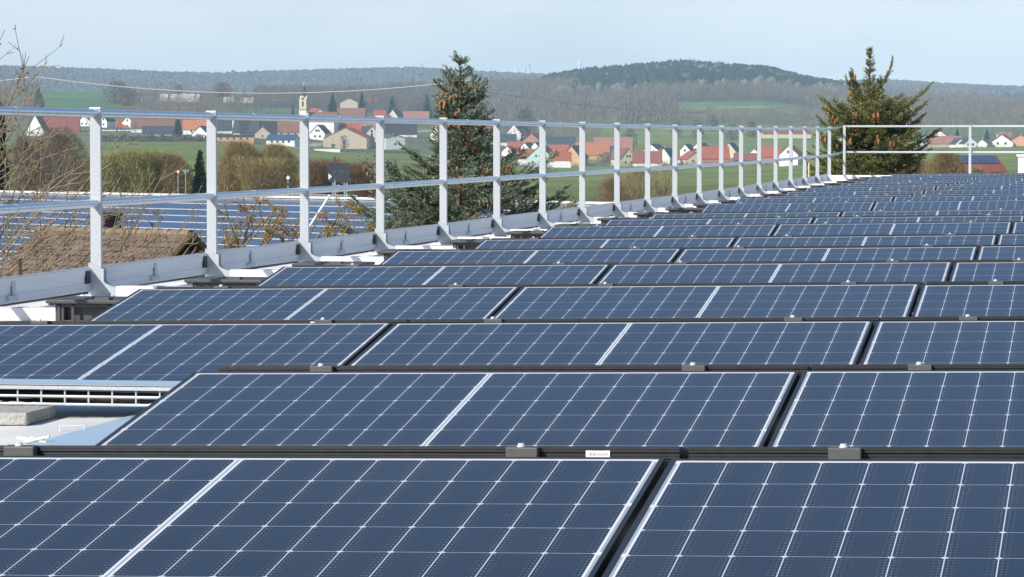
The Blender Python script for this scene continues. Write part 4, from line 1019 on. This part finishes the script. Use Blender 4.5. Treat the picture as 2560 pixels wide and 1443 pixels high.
hedge(2530, 2600, 362, 372, 'dark hedge below the peach house at the right edge', DK, n=600)
hedge(1255, 1700, 404, 418, 'low garden hedges and shrubs along the foot of the right village', ((.12, .11, .06), (.10, .09, .06), (.16, .13, .09)), kind='stuff', n=2600)
hedge(1700, 2010, 402, 416, 'shrubby brown garden edge at the right end of the village', BRN, kind='stuff', n=2400)

# village conifers and single bare trees
for px, yb, yt, r, lab in ((446, 345, 292, 15, 'dark thuja tree beside the orange roof'), (832, 300, 232, 17, 'dark conifer right of the church spire'), (905, 300, 231, 15, 'dark pine between the tan barn and the red barn'),
      (981, 290, 240, 15, 'bushy dark pine left of the maroon barn'), (1068, 305, 236, 18, 'dark conifer close to the left side of the blue spruce'), (930, 372, 333, 11, 'dark pointed cypress beside the white gable'),
      (733, 290, 262, 5, 'tiny dark conifer left of the church tower'), (98, 275, 221, 17, 'dark rounded conifer on the meadow at far left'), (1305, 372, 330, 8, 'small dark conifer among the houses right of the blue spruce'), (2215, 365, 320, 9, 'dark conifer in the village behind the spruce'), (2392, 350, 322, 8, 'small dark conifer above the white gables at right'), (2466, 352, 324, 9, 'dark conifer left of the wide twin gabled house')):
    conifer(px, d_at(px, yb)+14, yt, r, lab, n=700, cols=CONI)
RED = ((.24, .14, .11), (.19, .12, .10), (.27, .18, .14))
bare_tree(296, 2950, 206, 34, 'large bare tree in front of the far woods on the left meadow', cols=BRN, n=1100, shape='round', base_y=270)
bare_tree(322, 2850, 222, 26, 'broad bare tree standing beside the pale sand heap', cols=BRN, n=900, base_y=268)
bare_tree(556, 2980, 208, 26, 'reddish bare tree rising above the brown slope', cols=RED, n=900, base_y=246)
bare_tree(448, 3020, 214, 11, 'small reddish bare tree behind the pale stone bank', cols=RED, n=400, base_y=236)
bare_tree(1312, 2500, 275, 30, 'dark twiggy bare tree right of the blue spruce', cols=((.10, .09, .08), (.13, .11, .09)), n=900, shape='round')
bare_tree(1520, 2010, 382, 34, 'brown bare tree in front of the right village', cols=((.26, .19, .11), (.22, .15, .09)), n=900, base_y=418)
bare_tree(860, 1900, 340, 14, 'pale bare shrub in front of the tan barn', cols=((.42, .36, .28),), n=260, base_y=372, cat='shrub')
for i, (px, yb, yt, r) in enumerate(((1575, 372, 322, 20), (1690, 345, 306, 16), (1745, 350, 300, 17), (1830, 352, 312, 20), (1880, 345, 305, 16), (1780, 330, 288, 18))):
    bare_tree(px, d_at(px, yb), yt, r, ('bare tree on the meadow above the faded barn', 'small bare tree on the meadow, casting a shadow', 'bare orchard tree above the white pair of houses', 'bare tree on the meadow left of the long cream barn', 'thin bare tree close to the long cream barn', 'bare tree beside the pale field path')[i], cols=PUR, n=420, base_y=yb)

# ------------------------------------------------------------ shrubs, road signs and fence beyond the hall
YG = ((.34, .31, .125), (.28, .26, .10), (.40, .36, .16), (.24, .22, .09)); OL = ((.32, .245, .115), (.27, .20, .095), (.37, .29, .145)); RU = ((.24, .15, .085), (.20, .125, .075), (.28, .18, .10))
for px, d, yt, r, lab, cols, n in ((268, 330, 395, 46, 'yellow-green willow bush right of the first railing post', YG, 3600), (350, 330, 380, 60, 'broad yellow-green willow bush between the first two railing posts', YG, 4600), (430, 330, 392, 56, 'olive bush left of the dark juniper', OL, 3600),
      (215, 300, 405, 50, 'olive willow bush left of the first railing post', YG, 3000), (600, 330, 360, 66, 'large olive-brown bare bush right of the second railing post', OL, 4600), (690, 330, 366, 62, 'olive-brown bare bush left of the third railing post', OL, 4200), (650, 300, 400, 60, 'lower brown bush in front of the two olive bushes', OL, 3000),
      (800, 340, 404, 52, 'rusty brown bush left of the road sign boards', RU, 3000), (905, 340, 412, 60, 'rusty brown bush right of the road sign boards', RU, 3400), (150, 200, 330, 80, 'purple-brown bare thicket behind the branches at left', ((.25, .19, .16), (.20, .155, .13), (.31, .25, .21)), 5200), (70, 190, 350, 70, 'dark brown bare thicket at the left edge', ((.21, .165, .13), (.18, .14, .11), (.26, .21, .17)), 4200),
      (1590, 250, 420, 70, 'brown multi-stemmed shrub behind the railing in the middle', OL, 1300), (1660, 262, 404, 40, 'thin brown shrub right of the multi-stemmed shrub', OL, 420), (1530, 240, 450, 44, 'low reddish shrub left of the multi-stemmed shrub', RU, 1100), (2362, 300, 385, 50, 'round yellow-brown bush behind the far railing', ((.30, .23, .10), (.26, .20, .09)), 4200), (2440, 420, 425, 30, 'low brown bush in front of the maroon shed', OL, 1200), (2300, 320, 405, 34, 'brown shrub right of the green spruce', RU, 1400)):
    bare_tree(px, d, yt, r, lab, 'bush', cols, int(n*6), w=.000036*d, ln=.0020*d, stems=9, name='bare_bush', up=1.2, shape=('round', 'flat')[int(px) % 3 > 1])
hedge(205, 960, 425, 492, 'loose olive undergrowth joining the bushes beyond the hall', YG[:2]+OL[:2], d=345, kind='stuff', name='undergrowth', n=16000)
conifer(500, 325, 378, 36, 'dark upright juniper left of the second railing post', n=3000, cols=((.055, .07, .035), (.075, .085, .045), (.04, .05, .03)))
conifer(838, 350, 392, 14, 'small dark conifer poking out behind the road sign boards', n=700)
conifer(5, 130, 262, 46, 'dark conifer at the left edge behind the bare branches', n=1800, cols=((.03, .042, .028), (.045, .055, .035), (.025, .03, .022)))
conifer(860, 336, 455, 34, 'low dark juniper at the foot of the road sign boards', n=900, cat='shrub', name='juniper')
M_sgrey = mat('sign back grey', (.055, .065, .08), .5, .3); M_swhite = mat('sign white', (.8, .8, .78), .5); M_sblue = mat('sign blue', (.03, .11, .36), .5); M_sred = mat('sign red', (.55, .05, .04), .5)
def sign_root(px, py, d, nm, lab): p = at(px, py, d); p.z = -7.5; return thing(nm, lab, 'road sign', p, (0, 0, YAW)), d/F, (HY-py)*d/F+7.5
t, s, z = sign_root(848, 432, 330, 'direction_board', 'large dark road direction boards seen from behind')
b = MB(); b.box(-27*s, 0, z+4*s, 21*s, .06, z+23*s); b.prism([(21*s, z+4*s), (28*s, z+13*s), (21*s, z+23*s)], 'y', 0, .06); b.build('upper_board', M_sgrey, t)
b = MB(); b.box(-26*s, 0, z-24*s, 27*s, .06, z+2*s); b.build('lower_board', M_sgrey, t)
b = MB(); b.prism([(-27*s, z-18*s), (-27*s, z-2*s), (-18*s, z-10*s)], 'y', -.02, 0); b.build('white_arrow', M_swhite, t)
for x in (-16, -8, 15, 19):
    b = MB(); b.tube([(x*s, .12 if x != -8 else -.08, -.2), (x*s if x not in (-8, 15) else (x-4)*s, .12, z+23*s)], .07, 6); b.build('pole', M_galv, t)
t, s, z = sign_root(637, 461, 320, 'direction_sign', 'small white arrow shaped direction sign beside the road'); b = MB(); b.prism([(-15*s, z), (-9*s, z+6*s), (14*s, z+6*s), (14*s, z-5*s), (-9*s, z-5*s)], 'y', 0, .05); b.build('board', M_swhite, t)
b = MB()
for i in range(6): b.box((-4+i*2.4)*s, -.015, z-1.3*s, (-2.6+i*2.4)*s, 0, z+1.5*s)
b.build('lettering', mat('grey lettering', (.25, .25, .25), .6), t); b = MB(); b.tube([(6*s, .1, 0), (6*s, .1, z+5*s)], .05, 6); b.build('pole', M_galv, t)
t, s, z = sign_root(663, 462, 320, 'round_sign', 'blue round road sign with a white post'); b = MB(); b.tube([(0, 0, z), (0, .05, z)], 6*s, 16); b.build('disc', M_sblue, t); b = MB(); b.tube([(0, -.01, z), (0, 0, z)], 2.6*s, 12); b.build('emblem', M_swhite, t); b = MB(); b.tube([(-2*s, .1, 0), (-2*s, .1, z+6*s)], .05, 6); b.build('pole', M_arm, t)
b = MB(); b.prism([(-4*s, z+8*s), (0, z+22*s), (4*s, z+8*s), (0, z+12*s)], 'y', 0, .05); b.build('top_plate', M_sgrey, t)
t, s, z = sign_root(720, 445, 325, 'round_sign', 'round white road sign on a thin pole'); b = MB(); b.tube([(0, 0, z), (0, .05, z)], 4.5*s, 16); b.build('disc', M_swhite, t); b = MB(); b.tube([(0, .1, 0), (0, .1, z+6*s)], .045, 6); b.build('pole', M_galv, t); b = MB(); b.box(-4*s, 0, z-18*s, 4*s, .05, z-13*s); b.build('lower_plate', M_sgrey, t)
t, s, z = sign_root(445, 432, 318, 'yield_sign', 'give way sign with white face and red border beside the olive bush'); b = MB(); b.prism([(-6*s, z+6*s), (6*s, z+6*s), (0, z-6*s)], 'y', 0, .04); b.build('plate', M_sred, t); b = MB(); b.prism([(-3.8*s, z+4.6*s), (3.8*s, z+4.6*s), (0, z-3*s)], 'y', -.012, 0); b.build('face', M_swhite, t); b = MB(); b.tube([(0, .08, 0), (0, .08, z+4*s)], .03, 6); b.build('pole', M_galv, t)
t, s, z = sign_root(464, 432, 322, 'yield_sign', 'grey-blue triangular sign seen from behind, right of the give way sign'); b = MB(); b.prism([(-9*s, z+7*s), (9*s, z+7*s), (0, z-7*s)], 'y', 0, .04); b.build('plate', mat('sign back blue', (.16, .25, .35), .5), t); b = MB(); b.tube([(0, -.08, 0), (0, -.08, z+4*s)], .03, 6); b.build('pole', M_galv, t)
fp = [at(612+i*40, 485+i*.6, 300-i*3) for i in range(8)]
t = thing('road_railing', 'low galvanised road railing beyond the hall roof', 'railing', (fp[0].x, fp[0].y, -7.5))
b = MB(); b.tube([q-t.location for q in fp], .05, 6); b.build('rail', M_galv, t)
for q in fp: b = MB(); b.tube([(q.x-t.location.x, q.y-t.location.y, 0), tuple(q-t.location)], .045, 5); b.build('post', M_galv, t)

# overhead line and wind turbines
def cable(name, a, bpt, sag, r, lab):
    pts = [a.lerp(bpt, i/40) for i in range(41)]
    for i, q in enumerate(pts): q.z -= sag*4*(i/40)*(1-i/40)
    b = MB(); b.tube([q-a for q in pts], r, 5); o = b.build(name, mat('pale cable', (.62, .60, .60), .5)); o.location = a; tag(o, lab, 'cable')
a, c_ = at(92, 192, 190), at(1180, 200, 190); a0 = at(-420, 250, 190)
pts = [a0.lerp(a, i/12) for i in range(12)]
for i in range(41):
    q = a.lerp(c_, i/40); q.z -= (234-196)*190/F*.98*4*(i/40)*(1-i/40); pts.append(q)
b = MB(); b.tube([q-a for q in pts], .022, 5); o = b.build('overhead_cable', mat('pale cable', (.62, .60, .60), .5)); o.location = a; tag(o, 'pale overhead cable sagging across the whole left half of the view', 'cable')
cable('overhead_cable', at(1190, 226, 190), at(1760, 282, 230), .25, .016, 'thin cable crossing the brown woods right of the blue spruce')
M_turb = mat('turbine white', (.86, .86, .87), .5)
def turbine(px, hub, yb, a0, lab, d=8300, bl=15):
    s = d/F; p = at(px, yb, d); t = thing('wind_turbine', lab, 'wind turbine', p, (0, 0, YAW+.3)); zh = (yb-hub)*s
    b = MB(); b.tube([(0, 0, -40), (0, 0, zh)], [3.6, 2.4], 8); b.build('tower', M_turb, t)
    b = MB(); b.box(-2.6, -5, zh-2.4, 2.6, 6, zh+2.8); b.tube([(0, -5, zh), (0, -8, zh)], [2.8, .8], 8); b.build('nacelle', M_turb, t)
    for k in range(3):
        a = a0+k*2*pi/3; dx, dz = sin(a), cos(a); L = bl*s; b = MB(); b.prism([(0, -1.0), (L*.25, -2.3), (L, -.4), (L, .4), (L*.2, 1.7), (0, 1.1)], 'y', -6.8, -6.2)
        o = b.build('blade', M_turb, t); o.matrix_local = Matrix.Translation((0, 0, zh)) @ Matrix.Rotation(-(a-pi/2), 4, 'Y')
turbine(1322, 159, 182, .55, 'wind turbine with the tallest white tower, on the ridge right of the blue spruce')
turbine(1449, 160, 186, 1.05, 'wind turbine standing alone above the left shoulder of the wooded hill')
turbine(1291, 171, 184, .1, 'wind turbine just left of the tallest one, low on the ridge', bl=11)
turbine(1311, 173, 184, .8, 'wind turbine peeping over the ridge below the tallest one', bl=10)
turbine(1053, 160, 178, .4, 'faint wind turbine on the ridge left of the blue spruce', d=8600)

# ------------------------------------------------------------ woods on the hills, read as masses
def wood(name, label, px0, px1, d0, d1, n, h, wfac, cols, kind_, px_in=None, seed=0, mask=None):
    px = RG.uniform(px0, px1, n); d = np.sqrt(RG.uniform(d0**2, d1**2, n))
    if mask is not None: k = mask(px, d); px, d = px[k], d[k]
    n = len(px); X, Y = gxy(px, d); Z = gz_px(px, d); hh = h*RG.uniform(.7, 1.2, n)*(.85+.3*vnoise(X, Y, 120, seed+2))
    tone = vnoise(X, Y, 70, seed)[:, None]*.5+RG.uniform(0, 1, (n, 1))*.5; cc = np.array(cols); base = cc[0]*(1-tone)+cc[1]*tone; base = base*RG.uniform(.75, 1.25, (n, 1))
    if kind_ == 'blob':         # rounded leafless crowns: a jittered 3-ring lump with a trunk-like foot
        k = 6; rings = [(.10, .25), (.42, .95), (.75, .85)]; R = hh*wfac*RG.uniform(.8, 1.25, n)
        vs = [np.stack([X, Y, Z], 1)]
        for z, r in rings:
            for q in range(k):
                a = 2*pi*q/k+RG.uniform(-.3, .3, n); rr = R*r*RG.uniform(.7, 1.25, n); vs.append(np.stack([X+rr*np.cos(a), Y+rr*np.sin(a), Z+hh*z*RG.uniform(.85, 1.15, n)], 1))
        vs.append(np.stack([X, Y, Z+hh], 1)); m = len(vs); V = np.stack(vs, 1).reshape(-1, 3); f = []
        for q in range(k): f += [(0, 1+(q+1) % k, 1+q), (1+q, 1+(q+1) % k, 1+k+q), (1+(q+1) % k, 1+k+(q+1) % k, 1+k+q), (1+k+q, 1+k+(q+1) % k, 1+2*k+q), (1+k+(q+1) % k, 1+2*k+(q+1) % k, 1+2*k+q), (1+2*k+q, 1+2*k+(q+1) % k, m-1)]
        Fc = (np.array(f)[None]+(np.arange(n)*m)[:, None, None]).reshape(-1, 3); C = np.repeat(base, m, 0)
    elif kind_ == 'cone':
        k = 6; R = hh*wfac*RG.uniform(.8, 1.3, n); vs = []
        for z, r in ((.12, .9), (.45, .62), (.45, .85), (.72, .35)):
            for q in range(k):
                a = 2*pi*q/k+RG.uniform(-.3, .3, n); rr = R*r*RG.uniform(.7, 1.25, n); vs.append(np.stack([X+rr*np.cos(a), Y+rr*np.sin(a), Z+hh*z], 1))
        vs.append(np.stack([X, Y, Z+hh], 1)); m = len(vs); V = np.stack(vs, 1).reshape(-1, 3); f = []
        for q in range(k): f += [(q, (q+1) % k, k+q), ((q+1) % k, k+(q+1) % k, k+q), (2*k+q, 2*k+(q+1) % k, 3*k+q), (2*k+(q+1) % k, 3*k+(q+1) % k, 3*k+q), (3*k+q, 3*k+(q+1) % k, m-1)]
        Fc = (np.array(f)[None]+(np.arange(n)*m)[:, None, None]).reshape(-1, 3); C = np.repeat(base, m, 0)
    else:                       # twig: see-through bare trees of thin slivers
        k = 46; T = np.repeat(np.stack([X, Y, Z], 1), k, 0); H = np.repeat(hh, k); N = n*k; z = RG.uniform(.08, 1, N)**.8; th = RG.uniform(0, 2*pi, N); r = H*wfac*np.sqrt(np.clip(1-((z-.55)/.5)**2, .03, 1))*RG.uniform(0, 1, N)**.6
        trunk = (np.arange(N) % k) < 2; B = T+np.stack([r*np.cos(th)*.8, r*np.sin(th)*.8, H*z*.86], 1); B[trunk] = T[trunk]
        D = np.stack([np.cos(th)*.38, np.sin(th)*.38, np.ones(N)], 1)+RG.normal(scale=.36, size=(N, 3)); D *= (H*.17)[:, None]; D[trunk] = np.stack([np.zeros(N), np.zeros(N), H*.95], 1)[trunk]+RG.normal(scale=.4, size=(int(trunk.sum()), 3))
        w_ = np.where(trunk, .22, .17)*RG.uniform(.6, 1.3, N)*(H/16); V, Fc = slivers(B, D, w_); C = np.repeat(np.repeat(base, k, 0)*RG.uniform(.8, 1.2, (N, 1)), 3, 0)
    o = np_mesh(name, V, Fc, M_colr, None, C); return tag(o, label, 'woods', None, 'stuff')
FARC = ((.105, .090, .082), (.140, .120, .108)); MIDC = ((.15, .115, .085), (.22, .175, .135)); PINE = ((.016, .028, .020), (.034, .046, .028))
wood('far_woods', 'hazy blue leafless woods on the far ridge', -500, 3200, 4900, 6560, 54000, 12, .40, FARC, 'blob', seed=1)
wood('far_pines', 'scattered dark pines along the crest of the far ridge', -250, 2850, 5200, 6560, 1100, 13.5, .36, PINE, 'cone', seed=2, mask=lambda p, d: (vnoise(p, d, 70, 4) > .62) | (d > 6350) & (vnoise(p, d*0, 120, 9) > .5))
def hillmask(p, d): return d > np.interp(p, [1370, 1400, 1450, 1600, 1700, 1800, 1900, 2000, 2060, 2110], [3860, 3760, 3600, 3500, 3480, 3500, 3520, 3580, 3700, 3880])
wood('hill_pines', 'dark pine wood covering the rounded hill', 1360, 2120, 3440, 3990, 3800, 15, .26, PINE, 'cone', seed=3, mask=lambda p, d: hillmask(p, d) & ((vnoise(p, d*.4, 26, 6) > .27) | (d > 3780)))
wood('hill_pines', 'dark rounded pine crowns mixed through the wood on the hill', 1360, 2120, 3440, 3990, 6500, 14, .34, PINE, 'blob', seed=33, mask=lambda p, d: hillmask(p, d) & ((vnoise(p, d*.4, 26, 6) > .27) | (d > 3780)))
wood('hill_trees', 'grey-brown leafless trees mixed into the pine wood on the hill', 1340, 2140, 3400, 3800, 900, 14, .30, MIDC, 'twig', seed=4, mask=lambda p, d: vnoise(p, d*.4, 26, 6) < .45)
wood('hill_trees', 'pale leafless crowns scattered over the pine hill', 1400, 2110, 3480, 3980, 420, 14, .34, ((.13, .11, .085), (.18, .15, .115)), 'blob', seed=44)
wood('slope_woods', 'leafless brown woods on the lower slopes left of the hill', 1150, 1430, 3250, 3900, 1700, 14, .36, MIDC, 'twig', seed=5)
wood('valley_trees', 'tall bare brown trees in the valley below the wooded hill', 1170, 1680, 2720, 3350, 620, 17, .30, MIDC, 'twig', seed=6)
wood('valley_trees', 'belt of tall bare trees at the foot of the pine hill', 1430, 2120, 3335, 3470, 760, 13, .34, MIDC, 'twig', seed=7)
wood('valley_trees', 'bare brown trees fringing the field below the pine hill', 1700, 2040, 2690, 2860, 230, 10, .40, MIDC, 'twig', seed=17)
wood('poplar_row', 'group of tall slim bare trees in front of the hill', 1540, 1690, 2780, 2900, 70, 24, .16, MIDC, 'twig', seed=8)
wood('right_woods', 'leafless brown woods behind the green spruce and the right edge', 1960, 2850, 3020, 4050, 4600, 14, .36, MIDC, 'twig', seed=9, mask=lambda p, d: d > np.interp(p, [1960, 2000, 2060], [3500, 3450, 3050]))
wood('right_thicket', 'bare brown thicket above the right village', 1990, 2850, 2550, 3050, 520, 13, .36, MIDC, 'twig', seed=10)
wood('left_woods', 'grey-brown bare woods behind the left village', 640, 1190, 2900, 3900, 3400, 12, .38, ((.13, .10, .075), (.18, .14, .105)), 'twig', seed=11, mask=lambda p, d: d > np.interp(p, [640, 700, 800, 1000, 1190], [3250, 3100, 2950, 2900, 2850]))
wood('left_scrub', 'brown leafless scrub on the slope left of the church', 330, 680, 2500, 3500, 800, 8, .5, ((.14, .115, .07), (.20, .15, .10)), 'twig', seed=12, mask=lambda p, d: vnoise(p, d, 38, 3) > .42)
wood('left_edge_woods', 'bare trees beside the meadow at the far left', -250, 100, 2500, 3400, 260, 13, .4, MIDC, 'twig', seed=13)
wood('village_trees', 'bare garden trees scattered among the village houses', 60, 2700, 1960, 2650, 420, 7.5, .38, PUR[:2], 'twig', seed=14, mask=lambda p, d: (p < 1060) | (p > 1250) & (d < 2150) | (p > 2220))
wood('valley_scrub', 'low brown scrub on the meadow behind the right village', 1180, 1500, 2300, 2720, 240, 9, .45, ((.15, .125, .07), (.20, .155, .11)), 'twig', seed=15)

# ------------------------------------------------------------ the air between here and the hills
hz = MB(); hz.box(-9500, -9500, -40, 9500, 9500, 205)
hm = bpy.data.materials.new('hazy air'); hm.use_nodes = True; nt = hm.node_tree; nt.nodes.remove(nt.nodes['Principled BSDF'])
pv_ = nt.nodes.new('ShaderNodeVolumePrincipled'); pv_.inputs['Color'].default_value = (.52, .77, 1, 1); pv_.inputs['Density'].default_value = .00009; pv_.inputs['Anisotropy'].default_value = -.35
nt.links.new(pv_.outputs[0], nt.nodes['Material Output'].inputs['Volume'])
tag(hz.build('haze', hm), None, None, kind='stuff')
